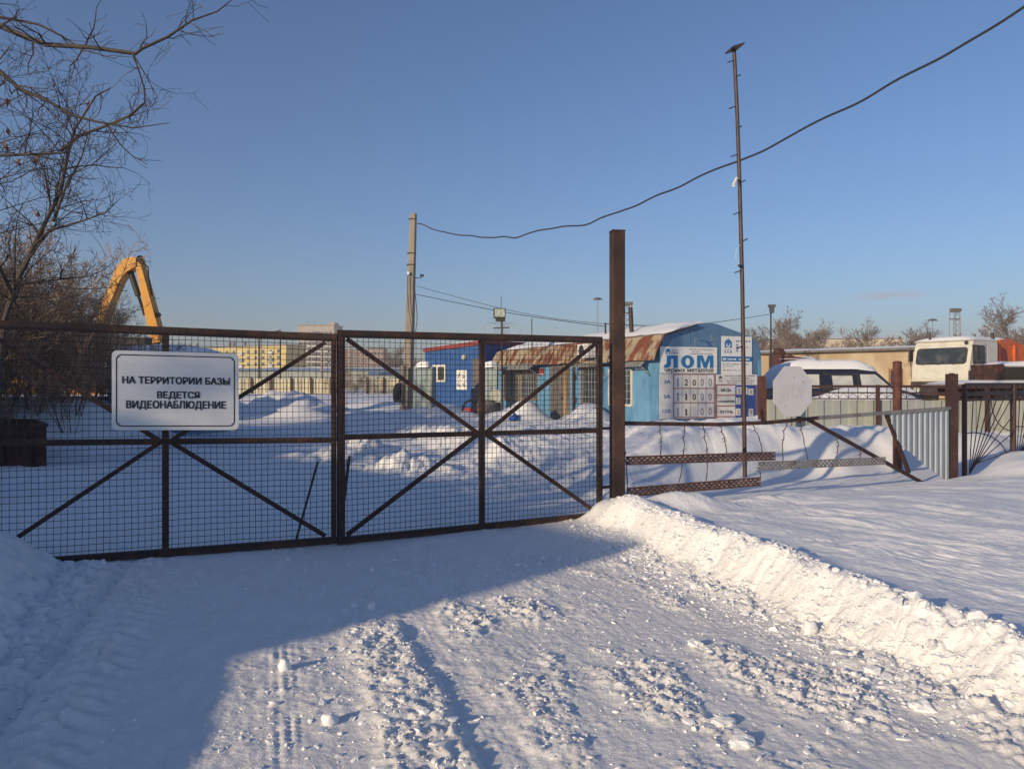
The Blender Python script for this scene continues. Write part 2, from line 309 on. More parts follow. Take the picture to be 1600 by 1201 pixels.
def barrier_db(x, y): return 9.1 + .53 * (x - 1.25) - y       # > 0 on the camera's side of the fence line
def height(x, y):
    x = np.asarray(x, float); y = np.asarray(y, float)
    u = .954 * x + .3 * y; v = -.3 * x + .954 * y
    db = barrier_db(x, y); front = ss(-.25, .15, db)
    z = .025 * pn(x * .25, y * .25, 3) + .012 * pn(x * .9, y * .9, 4)
    near = (np.abs(x) < 14) & (y < 24) & (y > -3)
    # right bank and snow field
    e = 3.35 - .10 * ss(6, 3.4, y) + .12 * pn(v * .8, v * 0 + 1, 5) + .07 * pn(v * 2.6, v * 0, 6)
    t = u - e
    far = ss(2, 8, y)
    rise = ss(0, .40 - .15 * far, t)
    fall = np.maximum(.32 + .68 * ss(.1, 2.2, db), ss(6.9, 8.6, x))
    front = np.maximum(front, ss(7.5, 10, x) * ss(16.5, 14, y))
    crest = (.025 + .085 * far) * np.exp(-((t - .38) / .22) ** 2)
    field = .225 - .05 * ss(6, 3.4, y) + .03 * pn(x * .55, y * .8, 8) + .012 * pn(x * 1.2 + y * .5, y * 2.6 - x * .6, 9)
    field = field + .10 * ss(6.0, 9.5, x) * ss(7.5, 11, y)
    bank = rise * (field * fall + crest)
    bank = bank + .22 * gauss(x, y, 1.95, 8.75, .55, .3) + .12 * gauss(x, y, 1.35, 8.3, .35, .35) + .10 * gauss(x, y, 3.1, 9.2, .5, .25)
    z = z + front * bank
    # left bank by the gate
    toe = -1.45 - .22 * np.clip((y - 4.7) / 1.6, 0, 1.2)
    tl = toe - u + .06 * pn(v * 1.7, v * 0, 12)
    lm = ss(6.95, 6.35, y - .366 * (x + 4.3))
    z = z + lm * (.34 * ss(0, .6, tl) + .55 * ss(.4, 2.2, tl))
    z = z + .10 * gauss(x, y, -3.7, 1.7, 1.3, 1.5)  # unseen hump added off camera to push the bank's shadow edge further right
    # yard: bank along the inner road and behind the barrier
    dA = ((x - .9) * 9.5 + (y - 10.6) * 3.65) / 10.18
    dA = dA + .25 * pn(x * .7, y * .7, 14) + .12 * pn(x * 2, y * 2, 15)
    back = ss(1.25, 2.5, -db + .3 * pn(x * .8, y * .6, 21))
    side = ss(0, .9, dA) * ss(-.4, -1.1, db)
    hgt = .30 + .10 * ss(11, 20, y) + .50 * ss(1.2, 3, x) * ss(17, 14.5, y) * (1 - .3 * ss(4, 7, x)) + .10 * pn(x * .8, y * .8, 16) + .06 * pn(x * 2.1, y * 2.1, 18)
    cut = ss(20, 11, -db)
    z = z + side * hgt * np.maximum(back, .55 * ss(3.2, .6, x)) * (.25 + .75 * cut) * ss(60, 35, y)
    # heaps
    z = z + .38 * gauss(x, y, -3.0, 15.4, .75, .7) * (1 + .35 * fbm(x * 1.8, y * 1.8, 30, 3)) + .2 * gauss(x, y, -1.9, 13.6, .6, .5)
    z = z + .15 * gauss(x, y, -4.4, 14.9, .8, .6)
    z = z + 1.15 * gauss(x, y, -11.2, 36.5, 2.6, 1.6) * (1 + .3 * fbm(x, y, 33, 3)) + .55 * gauss(x, y, -9.3, 33, 1.3, .8) + .5 * gauss(x, y, -14.5, 38, 2, 1.2)
    z = z + .5 * gauss(x, y, -7.6, 42, 2.2, 1.2) + .4 * gauss(x, y, -6, 30, 1.4, .7) * (1 + .3 * fbm(x, y, 35, 3))
    z = z + .62 * gauss(x, y, -2.7, 31.5, 1.0, .9) + .45 * gauss(x, y, -3.6, 30, 1.1, .8) + .4 * gauss(x, y, -1.9, 29, 1, .8)
    z = z + .70 * gauss(x, y, .55, 27.5, .7, .8) + .35 * gauss(x, y, -.6, 27.5, 1.2, .8) + .7 * gauss(x, y, 2.5, 24.6, .75, .8) + .10 * gauss(x, y, 5.6, 21.3, 2.6, .8)
    z = z + 1.05 * ss(-8.6, -11, x + .12 * (y - 18)) * ss(14.5, 18, y) * ss(30, 22, y) * (1 + .2 * pn(x * .5, y * .5, 40))
    z = z + .72 * gauss(x, y, 9.9, 21.6, 1.9, .9) + .2 * gauss(x, y, 11, 22, 1, .6)
    z = z + .35 * ss(6.5, 9, x) * ss(17.5, 21, y) * ss(60, 40, y)
    # driveway detail
    road = ss(-1.7, -1.2, u) * ss(3.75, 3.2, u) * ss(-.3, .2, 8.4 + .5 * x - y)
    if x.ndim:
        i = np.where(near)
        X, Y, U, W, D = x[i], y[i], u[i], v[i], db[i]
        rd = road[i]; tt = t[i]; fr = front[i]
        XX = X + .028 * pn(X * 17, Y * 17, 101) + .012 * pn(X * 45, Y * 45, 103); YY = Y + .028 * pn(X * 17, Y * 17, 105) + .012 * pn(X * 45, Y * 45, 107)
        calm = ss(-.25, .35, fbm(U * 1.5, W * .75, 80, 3)); rough = .45 + .55 * np.maximum(calm, ss(.2, -.6, U))
        dz = rough * .006 * fbm(X * 5, Y * 5, 50, 5) + .0025 * pn(U * 26, W * 3, 55) + rd * rough * (.005 * ss(.08, .13, fbm(U * 4, W * 2.2, 110, 4)) + .004 * ss(.12, .16, fbm(U * 10, W * 6, 115, 4)))
        # ridge of rough clods and smooth wheel trench beside it
        wob = .012 * pn(W * 1.2, W * 0, 51)
        ridge = ss(.36, .5, U + wob) * ss(.86, .76, U + wob) * ss(5.6, 4.6, W)
        trench = ss(.78, .84, U + wob) * ss(1.08, 1.02, U + wob) * ss(6.5, 5.2, W)
        L0 = lumps(XX, YY, .024, .6, 77); L1 = lumps(XX, YY, .042, .55, 61); L2 = lumps(XX, YY, .10, .6, 65); L3 = lumps(XX, YY, .21, .5, 69)
        dz = dz + rd * ridge * (.007 + .012 * L0 + .010 * L1 + .008 * L2 + .014 * ss(.0, .08, fbm(U * 9, W * 6, 130, 4))) - rd * trench * .008
        # tyre tread strips
        for uc, wd, pitch, amp in ((.03, .09, .05, .009), (-.14, .04, .04, .005), (.93, .07, .045, .004), (1.5, .08, .06, .003)):
            s = np.exp(-((U + wob - uc) / wd) ** 4)
            s = s * (.25 + .75 * ss(-.15, .35, pn(U * 5, W * 2.2, 120))) * ss(5.6, 4.3, W)
            dz = dz + rd * s * amp * (np.sin(2 * np.pi * (U - uc) / (wd * .55)) * .7 + np.sin(2 * np.pi * (W + .6 * np.abs(U - uc)) / pitch) * .22)
        # tractor chevrons
        s = np.exp(-((U + .98 + wob) / .2) ** 4) * ss(6.3, 5.4, W)
        dz = dz + rd * s * .04 * np.sin(2 * np.pi * (W / .17 + .9 * np.abs(U + .98) / .2)) * (.6 + .5 * pn(U * 3, W * 3, 57))
        dz = dz - rd * .04 * np.exp(-((U + 1.22) / .07) ** 2) + rd * ss(-.75, -.95, U) * (.035 * L2 * ss(-.2, .4, pn(X * 2, Y * 2, 160)) + .02 * L1)
        el = ss(-1.2, -1.5, U) * lm[i]
        dz = dz + el * (.05 * L2 + .03 * L1) * ss(.9, .1, tl[i])
        # rubble field
        rub = ss(-.25, .6, fbm(U * 1.5, W * .75, 80, 3)) * ss(.95, 1.3, U) * ss(6.9, 6.2, W)
        dz = dz + rd * rub * (.010 * L0 + .009 * L1 + .004 * L2 + .014 * ss(.02, .06, fbm(U * 8, W * 6, 122, 4)) + .015 * ss(.12, .17, fbm(U * 16, W * 12, 126, 3))) + rd * .006 * L0 * ss(0, .4, pn(X * 3, Y * 3, 58))
        # clods on the bank face, toe and crest
        fc = ss(-.35, .05, tt) * ss(.7, .3, tt) * fr
        amp = .42 + .48 * ss(6.6, 4.8, W)
        soft = ss(-.5, .5, pn(U * 1.1, W * 1.1, 59)); dz = dz + fc * amp * ((.055 + .03 * ss(.25, .0, tt)) * L3 * ss(.55, .2, tt) + .016 * ss(-.03, .05, fbm(X * 6, Y * 6, 140, 4)) + (.02 + .045 * soft) * L2 * ss(.75, .3, tt) + .02 * soft * L1)
        # wind-worked field
        fl = ss(.6, 1.3, tt) * fr
        a1 = X * .67 - Y * .74; a2 = X * .74 + Y * .67
        dz = dz + fl * (.024 * pn(a1 * .9 + .3 * pn(X, Y, 95), a2 * 2.3, 90) + .019 * pn(a1 * 2.2 + .3 * pn(X * 2, Y * 2, 96), a2 * 7, 91) * ss(-.5, .3, pn(X * .8, Y * .8, 98)) + .011 * pn(a1 * 5, a2 * 18, 92) * ss(-.4, .4, pn(X * .6, Y * .9, 99)) + .005 * pn(a1 * 12, a2 * 36, 93) + .03 * ss(.2, .6, pn(X * .9, Y * .9, 94)) * L3)
        # clods along the yard banks
        bk = ss(-.1, .2, dA[i]) * ss(1.6, .6, dA[i]) * ss(-.6, -1.2, D)
        dz = dz + bk * (.05 * L3 + .03 * L2) + ss(-1.5, -2.5, D) * back[i] * (.045 * L3 + .03 * pn(X * 3.1, Y * 3.1, 150) + .02 * pn(X * 7, Y * 7, 151))
        hp = gauss(X, Y, -3.0, 15.4, 1.0, .9) + gauss(X, Y, -1.9, 13.6, .7, .6)
        dz = dz + np.clip(hp, 0, 1) * (.16 * L3 + .08 * L2)
        dz = dz + ss(-.3, -1.5, D) * ss(.3, -.3, dA[i]) * (.015 * pn(X * 3, Y * 3, 96) + .03 * ss(.35, .7, pn(X * .7, Y * .7, 97)) * L3)
        z = z.copy(); z[i] += dz
    return z, road
def hz(x, y): return float(height(np.array([x]), np.array([y]))[0][0])

# ------------------------------------------------------------------ ground sheet
def spaced(a, b, d, g, end):
    c = list(np.arange(a, b, d)); s = d; p = c[-1]; hi = []
    while p < end: s *= g; p += s; hi.append(p)
    return c, hi
cx_, hi = spaced(-3.1, 3.5, .013, 1.021, 700); lo = [(-3.1 - (h - cx_[-1])) for h in hi][::-1]
xs = np.array(lo + cx_ + hi)
cy_, hiy = spaced(2.9, 6.2, .012, 1.0135, 900)
_, loy = spaced(0, .02, .012, 1.06, 120); ys = np.array([2.9 - q for q in loy][::-1] + cy_ + hiy)
GX, GY = np.meshgrid(xs, ys); GZ, RD = height(GX, GY)
nx, ny = len(xs), len(ys)
me = bpy.data.meshes.new('ground'); nv = nx * ny
me.vertices.add(nv); me.vertices.foreach_set('co', np.stack([GX, GY, GZ], -1).astype(np.float32).ravel())
a = (np.arange(ny - 1)[:, None] * nx + np.arange(nx - 1)[None]).ravel()
q = np.stack([a, a + 1, a + nx + 1, a + nx], -1).astype(np.int32); nf = len(q)
me.loops.add(nf * 4); me.loops.foreach_set('vertex_index', q.ravel())
me.polygons.add(nf); me.polygons.foreach_set('loop_start', (np.arange(nf) * 4).astype(np.int32))
me.polygons.foreach_set('use_smooth', np.ones(nf, bool)); me.update(calc_edges=True)
at = me.attributes.new('packed', 'FLOAT', 'POINT'); at.data.foreach_set('value', RD.astype(np.float32).ravel())
me.materials.append(M['ground'])
ground = bpy.data.objects.new('ground', me); COL.objects.link(ground); tag(ground, kind='structure')

# ------------------------------------------------------------------ snow rubble (uncountable) and a few big clods
def ico():
    p = (1 + 5 ** .5) / 2
    v = np.array([(-1, p, 0), (1, p, 0), (-1, -p, 0), (1, -p, 0), (0, -1, p), (0, 1, p), (0, -1, -p), (0, 1, -p), (p, 0, -1), (p, 0, 1), (-p, 0, -1), (-p, 0, 1)]) / math.sqrt(1 + p * p)
    f = np.array([(0, 11, 5), (0, 5, 1), (0, 1, 7), (0, 7, 10), (0, 10, 11), (1, 5, 9), (5, 11, 4), (11, 10, 2), (10, 7, 6), (7, 1, 8), (3, 9, 4), (3, 4, 2), (3, 2, 6), (3, 6, 8), (3, 8, 9), (4, 9, 5), (2, 4, 11), (6, 2, 10), (8, 6, 7), (9, 8, 1)])
    return v, f
IV, IF = ico()
def rubble(n_try, seed):
    g = np.random.default_rng(seed)
    U = g.uniform(-1.3, 3.75, n_try); W = g.uniform(2.6, 8.2, n_try)
    X = (.954 * U - .3 * W); Y = (.3 * U + .954 * W)
    patch = ss(-.05, .5, fbm(U * 1.5, W * .75, 80, 3))
    pr = (.62 * patch + .10) * ss(1.0, 1.3, U) * ss(7.2, 6.3, W) + .6 * ss(.4, .5, U) * ss(.86, .76, U) * ss(5.5, 4.5, W) + .75 * ss(2.75, 3.2, U) * ss(7.8, 7.2, W) + .03
    pr = pr + .25 * ss(-.35, -.1, U) * ss(.15, 0, U) * ss(4.4, 3.7, W) + .12 * ss(-.9, -1.2, U) + .25 * ss(.0, .2, U) * ss(.5, .4, U) * ss(5.2, 4.2, W)
    k = (g.random(n_try) < pr) & (Y < 8.3 + .5 * X)
    X, Y, U, W = X[k], Y[k], U[k], W[k]; n = len(X)
    size = np.minimum(.0022 + .0038 * g.exponential(1, n) + .012 * (g.random(n) < .02), .04) * (1 + .5 * ss(2.8, 3.3, U))
    slab = g.random(n) < .8
    sc = np.stack([size * g.uniform(.8, 1.5, n), size * g.uniform(.6, 1.1, n), size * np.where(slab, g.uniform(.18, .34, n), g.uniform(.5, .8, n))], -1)
    Z = height(X, Y)[0] + sc[:, 2] * .15
    return X, Y, Z, sc, g
X, Y, Z, sc, g = rubble(70000, 7)
n = len(X)
vv = IV[None] * (1 + g.uniform(-.42, .42, (n, 12, 1))) * sc[:, None, :]
ang = g.uniform(0, 6.28, n); tilt = g.normal(0, .4, n)
c, s = np.cos(tilt)[:, None], np.sin(tilt)[:, None]
y2 = vv[..., 1] * c - vv[..., 2] * s; z2 = vv[..., 1] * s + vv[..., 2] * c
c, s = np.cos(ang)[:, None], np.sin(ang)[:, None]
x3 = vv[..., 0] * c - y2 * s; y3 = vv[..., 0] * s + y2 * c
pts = np.stack([x3 + X[:, None], y3 + Y[:, None], z2 + Z[:, None]], -1).reshape(-1, 3)
fc = (IF[None] + (np.arange(n) * 12)[:, None, None]).reshape(-1, 3)
me = bpy.data.meshes.new('snow_rubble'); me.from_pydata(pts.tolist(), [], fc.tolist()); me.materials.append(M['snow'])
me.polygons.foreach_set('use_smooth', np.repeat(g.random(n) < .2, 20)); o = bpy.data.objects.new('snow_rubble', me); COL.objects.link(o)
tag(o, 'loose broken snow crumbs scattered over the ploughed driveway', 'snow rubble', kind='stuff')

def clod(px, py, size, flat, seed, label, zoff=None):
    rng = random.Random(seed)
    y = 1.6 * F / (py - CY); x = (px - CX) / F * y; z = hz(x, y)
    bpts = []; mb = MB()
    n1, n2 = 9, 14; rows = []
    for i in range(n1 + 1):
        th = math.pi * i / n1; row = []
        for j in range(n2 + 1):
            ph = 2 * math.pi * (j % n2) / n2
            d = V((math.sin(th) * math.cos(ph), math.sin(th) * math.sin(ph), math.cos(th)))
            r = 1 + .45 * mnoise.noise(d * 1.4 + V((seed * 3.1, 0, 0))) + .22 * mnoise.noise(d * 3.5 + V((0, seed, 0)))
            row.append(V((x, y, z + size * flat * .55)) + V((d.x * r * size, d.y * r * size * .85, d.z * r * size * flat)))
        rows.append(row)
    mb.sheet(rows)
    o = mb.build('snow_clod', M['snow'], None, flat > .6); tag(o, label, 'snow clod', 'big snow clods on the driveway'); return o
clod(580, 948, .03, 1.1, 1, 'small white snow clod lying alone near the gate, at the shade edge')
clod(445, 1046, .034, 1.15, 2, 'sunlit upright snow clod casting a long thin shadow on the driveway')
clod(1266, 990, .05, 1.0, 3, 'tall rounded snow clod at the foot of the ploughed bank')
clod(515, 1132, .04, .7, 4, 'pale snow clod in the shade beside the tyre tracks')
clod(1130, 1135, .055, .4, 5, 'large flat crust of snow amid the rubble')
clod(1160, 1168, .06, .38, 6, 'flat snow crust at the bottom edge of the photo')
clod(1440, 1115, .055, .5, 7, 'broken crust standing tilted below the bank')
clod(1085, 1012, .045, .5, 8, 'broken snow slab in the middle of the rubble field')

# ------------------------------------------------------------------ planes for laying things out on walls and panels
class Plane:
    def __init__(s, o, a, n):
        s.o = V((o[0], o[1], 0)); s.a = V((a[0], a[1], 0)).normalized(); s.n = V((n[0], n[1], 0)).normalized()
    def at(s, px, py):
        k = (px - CX) / F; t = (k * s.o.y - s.o.x) / (s.a.x - k * s.a.y); y = s.o.y + t * s.a.y
        return t, CZ - (py - CY) / F * y
    def pt(s, t, z, off=0): return s.o + s.a * t + V((0, 0, z)) + s.n * off
    def slab(s, mb, t0, t1, z0, z1, o0, o1):
        c = s.pt((t0 + t1) / 2, (z0 + z1) / 2, (o0 + o1) / 2)
        mb.box(c, (abs(t1 - t0), abs(z1 - z0), abs(o1 - o0)), (s.a, V((0, 0, 1)), s.n)); return mb
    def poly(s, mb, pts, o0, o1): return mb.prism(pts, s.o, s.a, (0, 0, 1), s.n, o0, o1)
    def quad(s, px0, py0, px1, py1):
        a = s.at(px0, (py0)); b = s.at(px1, py1); a1 = s.at(px0, py1); b1 = s.at(px1, py0)
        return a[0], b[0], (b[1] + a1[1]) / 2, (a[1] + b1[1]) / 2          # t0,t1,z0,z1

def text_mesh(body):
    c = bpy.data.curves.new('lettering', 'FONT'); c.body = body; c.resolution_u = 3
    o = bpy.data.objects.new('lettering', c); COL.objects.link(o)
    dg = bpy.context.evaluated_depsgraph_get(); me = bpy.data.meshes.new_from_object(o.evaluated_get(dg))
    vs = [tuple(v.co) for v in me.vertices]; fs = [tuple(p.vertices) for p in me.polygons]
    bpy.data.objects.remove(o); bpy.data.curves.remove(c); bpy.data.meshes.remove(me)
    return vs, fs
def text_on(pl, t0, t1, z0, z1, body, m, name, parent, bold=.02, off=.006, mb=None):
    vs, fs = text_mesh(body)
    x0 = min(v[0] for v in vs); x1 = max(v[0] for v in vs); y0 = min(v[1] for v in vs); y1 = max(v[1] for v in vs)
    own = mb is None; mb = mb or MB()
    bx_, bz_ = bold * (t1 - t0) / (x1 - x0), bold * (z1 - z0) / (y1 - y0)      # stroke weight: the glyphs laid several times, slightly shifted
    sx, sz = (t1 - t0 - 2 * bx_) / (x1 - x0), (z1 - z0 - 2 * bz_) / (y1 - y0)
    for k, (dx, dz) in enumerate(((0, 0),) if bold <= 0 else ((0, 0), (-1, -.6), (1, -.6), (-1, .6), (1, .6))):
        mb.add([pl.pt(t0 + bx_ * (1 + dx) + (v[0] - x0) * sx, z0 + bz_ * (1 + dz) + (v[1] - y0) * sz, off + .0006 * k) for v in vs], fs)
    if own: return mb.build(name, m, parent)
def scribble(pl, mb, t0, t1, zc, h, seed, off=.006):          # a line of small print too worn to read
    rng = random.Random(seed); t = t0
    while t < t1:
        w = rng.uniform(.35, 1.0) * h * .9; t2 = min(t + w, t1)
        hh = h * rng.uniform(.7, 1)
        pl.slab(mb, t, t2, zc - hh / 2, zc + hh / 2, off - .003, off)
        t = t2 + (h * .22 if rng.random() < .8 else h * .9)

def corrugated(mb, o, a, n, length, zlo, zhi, pitch=.2, depth=.03):
    o = V(o); a = V(a); n = V(n); t = 0; cols = []
    prof = ((0, 0), (.42, 0), (.52, 1), (.9, 1))
    while t < length:
        for f, d in prof:
            tt = t + f * pitch
            if tt <= length: cols.append((tt, d * depth))
        t += pitch
    cols.append((length, 0))
    lo = [o + a * t + n * d + V((0, 0, zlo(t) if callable(zlo) else zlo)) for t, d in cols]
    hi = [o + a * t + n * d + V((0, 0, zhi(t) if callable(zhi) else zhi)) for t, d in cols]
    mb.sheet([lo, hi]); th = n * -.004
    mb.sheet([[p + th for p in lo], [p + th for p in hi]]); mb.sheet([hi, [p + th for p in hi]]); return mb

UP = V((0, 0, 1))
# ------------------------------------------------------------------ the gate: two leaves
GL, GC, GR = V((-4.62, 6.42, 0)), V((-1.72, 7.40, 0)), V((1.06, 8.95, 0))
def gate_leaf(A, B, ztop, zmid, zbot, label, seed, brace_in, stileA, stileB):
    """A, B: ends of the leaf seen from the camera left to right; z pairs at both ends."""
    rng = random.Random(seed); d = (B - A); L = d.length; d.normalize(); n = V((d.y, -d.x, 0))
    r = thing('gate_leaf', (A.x, A.y, 0), label, 'gate', 'leaves of the double yard gate')
    def z(pair, t): return pair[0] + (pair[1] - pair[0]) * t
    def pt(t, zz, off=0): return A + d * (L * t) + UP * zz + n * off
    def bar(name, p, q, w, h=.05):
        b = MB(); b.beam(p, q, h, w, up=UP if abs((q - p).normalized().z) < .9 else d); b.build(name, M['gate'], r)
    bar('top_rail', pt(0, z(ztop, 0)), pt(1, z(ztop, 1)), .075, .05)
    bar('bottom_rail', pt(0, z(zbot, 0)), pt(1, z(zbot, 1)), .068, .05)
    bar('middle_rail', pt(0, z(zmid, 0)), pt(1, z(zmid, 1)), .052, .04)
    for t, w in ((0, stileA), (1, stileB)):
        s = 1 if t == 0 else -1
        tt = t + s * (w / 2 + .002) / L
        bar('stile', pt(tt, z(zbot, t) + .02), pt(tt, z(ztop, t) + (.0)), w, .055)
    bar('middle_stile', pt(.5, z(zbot, .5) + .02), pt(.5, z(ztop, .5) - .02), .055, .045)
    for t, pair, sgn in ((brace_in, ztop, -1), (1 - brace_in, ztop, -1), (brace_in, zbot, 1), (1 - brace_in, zbot, 1)):
        bar('brace', pt(t, z(pair, t) + sgn * .05), pt(.5 + (.012 if t > .5 else -.012), z(zmid, .5)), .04, .034)
    # welded wire mesh, slightly wavy, on the camera's side of the frame
    mb = MB(); step = .056; nv = int(L / step)
    amp = .004
    def wob(t, zz): return V((0, 0, amp * math.sin(9 * t + zz * 3 + seed) + .011 * mnoise.noise(V((t * 6, zz * 2, seed))))) + n * (.012 * mnoise.noise(V((t * 3, zz * 1.5, seed + 5)))) + d * (.011 * mnoise.noise(V((t * 5, zz * 2.5, seed + 9))))
    for i in range(nv + 1):
        t = (i + .5 + rng.uniform(-.05, .05)) / (nv + 1); z0, z1 = z(zbot, t) + .0, z(ztop, t) - .005
        mb.tube([pt(t, z0 + (z1 - z0) * k / 6, .034) + wob(t, z0 + (z1 - z0) * k / 6) for k in range(7)], .0026, 4, False)
    nh = int((ztop[0] - zbot[0]) / step)
    for j in range(nh + 1):
        f = (j + .4) / (nh + .8)
        row = []
        for k in range(25):
            t = k / 24; zz = z(zbot, t) + f * (z(ztop, t) - z(zbot, t)); row.append(pt(t, zz, .039) + wob(t, zz))
        mb.tube(row, .0026, 4, False)
    mb.build('wire_mesh', M['wire'], r)
    return r, pt, z, n, d
lleaf, lpt, lz, ln, ld = gate_leaf(GL, GC, (2.10, 2.035), (1.08, 1.035), (.03, .055), 'gate leaf carrying the white video notice, its outer end sunk in the snow bank', 1, .035, .06, .048)
rleaf, rpt, rz, rn, rd = gate_leaf(GC + V((.008, .005, 0)), GR, (2.075, 2.10), (1.06, 1.03), (.045, .03), 'gate leaf hung at the tall rusty post, without any notice', 2, .03, .068, .055)
# drop bolts leaning on the gate
def rod(name, p, q, w, m, label, cat, group=None):
    b = MB(); b.beam(p, q, w, w * .7); o = b.build(name, M[m], None)
    return tag(o, label, cat, group)
def lrel(px, py, off): # a point on the left leaf's plane pushed to the yard side
    k = (px - CX) / F; t = (k * GL.y - GL.x) / (ld.x - k * ld.y); p = GL + ld * t
    return V((p.x, p.y, CZ - (py - CY) / F * p.y)) - ln * off
rod('drop_bolt', lrel(459, 860, .06), lrel(498, 722, .10), .024, 'steel', 'thin dark steel bar leaning aslant behind the notice leaf near the gate centre', 'bar', 'loose bars at the gate centre')
rod('drop_bolt', lrel(531, 850, .10), lrel(549, 714, .16), .026, 'steel', 'thin steel bar standing close behind the meeting stiles, by the plain leaf', 'bar', 'loose bars at the gate centre')

# the white notice tied to the gate
pn_l = Plane(GL + ln * .052, ld, ln)
r = thing('notice_board', pn_l.pt(1.6, 1.15, .06), 'white metal notice with rounded black border line announcing video surveillance', 'sign')
t0, z1 = pn_l.at(175, 547); t1, _ = pn_l.at(373, 553); _, z0 = pn_l.at(172, 672)
z1r = pn_l.at(373, 553)[1]; z0r = pn_l.at(371, 671)[1]
def rrect(a0, a1, b0, b1, rad, n=6):
    out = []
    for cx, cy, s in ((a1 - rad, b1 - rad, 0), (a0 + rad, b1 - rad, 90), (a0 + rad, b0 + rad, 180), (a1 - rad, b0 + rad, 270)):
        for k in range(n + 1):
            t = R(s + 90 * k / n); out.append((cx + rad * math.cos(t), cy + rad * math.sin(t)))
    return out
nb = Plane((0, 0), ld, ln); nb.o = V(pn_l.pt(t0, 0)); W = t1 - t0
sh = ((z1r - z1) / W + (z0r - z0) / W) / 2
class Sheared(Plane):
    def pt(s, t, z, off=0): return s.o + s.a * t + UP * (z + s.sh * t) + s.n * off
nbs = Sheared(nb.o, nb.a, nb.n); nbs.sh = sh
def shear_poly(mb, pts, o0, o1):
    k = len(pts); mb.add([nbs.pt(u, w, o0) for u, w in pts] + [nbs.pt(u, w, o1) for u, w in pts], [tuple(range(k))[::-1], tuple(range(k, 2 * k))] + [(i, (i + 1) % k, (i + 1) % k + k, i + k) for i in range(k)])
mb = MB(); shear_poly(mb, rrect(0, W, z0, z1, .045), 0, .012); mb.build('panel', M['signwhite'], r)
mb = MB(); o1 = rrect(.033, W - .033, z0 + .033, z1 - .033, .05); o2 = rrect(.043, W - .043, z0 + .043, z1 - .043, .042); k = len(o1)
mb.add([nbs.pt(u, w, .0135) for u, w in o1] + [nbs.pt(u, w, .0135) for u, w in o2], [(i, (i + 1) % k, (i + 1) % k + k, i + k) for i in range(k)])
mb.build('border_line', M['black'], r)
H_ = z1 - z0
for body, f0, f1, g0, g1 in (('НА ТЕРРИТОРИИ БАЗЫ', .078, .927, .585, .682), ('ВЕДЕТСЯ', .345, .682, .405, .498), ('ВИДЕОНАБЛЮДЕНИЕ', .108, .895, .275, .378)):
    dsc = .25 if 'Д' in body else 0
    hh = (g1 - g0) * H_
    text_on(nbs, f0 * W, f1 * W, z0 + g0 * H_ - hh * dsc * .75, z0 + g1 * H_, body, M['black'], 'lettering', r, .034, .0142)
for u in (.06, W - .06):
    for w in (z0 + .06, z1 - .06): mb = MB(); mb.tube([nbs.pt(u, w, -.09), nbs.pt(u, w, .016)], .004, 5); mb.build('tie_wire', M['wire'], r)

# tall rusty gate post
r = thing('gate_post', (1.27, 9.12, 0), 'tall thick square rusty post between the gate and the barrier', 'post')
top = P(963, 362, 9.12).z; pa_ = (V((.99, .14, 0)).normalized(), V((-.14, .99, 0)).normalized(), UP)
mb = MB(); mb.box((1.27, 9.12, top / 2 - .1), (.158, .158, top + .2), pa_); o = mb.build('tube', M['post'], r)
bv = o.modifiers.new('edges', 'BEVEL'); bv.width = .014; bv.segments = 3
mb = MB(); mb.box((1.27, 9.12, top + .004), (.165, .165, .012), (pa_[0], pa_[1], UP)); mb.build('cap', M['darkrust'], r)
for zz in (.35, 1.05, 1.8): mb = MB(); mb.beam((1.08, 8.99, zz), (1.2, 9.06, zz), .025, .03); mb.build('hinge', M['gate'], r)

# ------------------------------------------------------------------ pole barrier right of the post
BA = V((1.36, 9.16, 0)); BD = V((1, .53, 0)).normalized(); BN = V((BD.y, -BD.x, 0)); bp = Plane(BA, BD, BN)
br = thing('barrier', (1.36, 9.16, 0), 'low improvised barrier of one rail, slotted boards and barbed wire beside the tall post', 'barrier')
def bw(px, py, off=0): t, z = bp.at(px, py); return bp.pt(t, z, off)
rail_px = ((973, 661), (1120, 663), (1200, 660), (1275, 653))
mb = MB()
for (a, b), (c, d2) in zip(rail_px, rail_px[1:]): mb.beam(bw(a, b), bw(c + 1, d2), .05, .048)
mb.build('rail', M['gate'], br)
mb = MB(); mb.beam(bw(1276, 653), bw(1484, 637.5), .05, .052); o = mb.build('rail', M['perfgrey'], br); o['label'] = 'grey end of the rail'
def slotted(name, p0, p1, h0, h1, m, label):
    """perforated steel strip: p0,p1 centre points, three rows of slots"""
    mb = MB(); (ta, za), (tb, zb) = bp.at(*p0), bp.at(*p1); L = tb - ta
    def q(f, g, off): hh = h0 + (h1 - h0) * f; return bp.pt(ta + L * f, za + (zb - za) * f + (g - .5) * hh, off)
    bands = [(0, .22), (.30, .46), (.54, .70), (.78, 1)]
    for g0, g1 in bands:
        vs = []
        for off in (.05, .056): vs += [q(0, g0, off), q(1, g0, off), q(1, g1, off), q(0, g1, off)]
        mb.add(vs, [(0, 1, 2, 3), (4, 5, 6, 7), (0, 1, 5, 4), (3, 2, 6, 7), (0, 3, 7, 4), (1, 2, 6, 5)])
    pitch = .085; nn = int(L / pitch)
    for ri, (g0, g1) in enumerate(((.22, .30), (.46, .54), (.70, .78))):
        for i in range(nn + 1):
            f = (i + (.5 if ri % 2 else 0)) * pitch / L; w = .052 / L
            if f + w > 1: continue
            mb.add([q(f, g0, .0535), q(f + w, g0, .0535), q(f + w, g1, .0535), q(f, g1, .0535)], [(0, 1, 2, 3)])
    o = mb.build(name, M[m], br); o['label'] = label
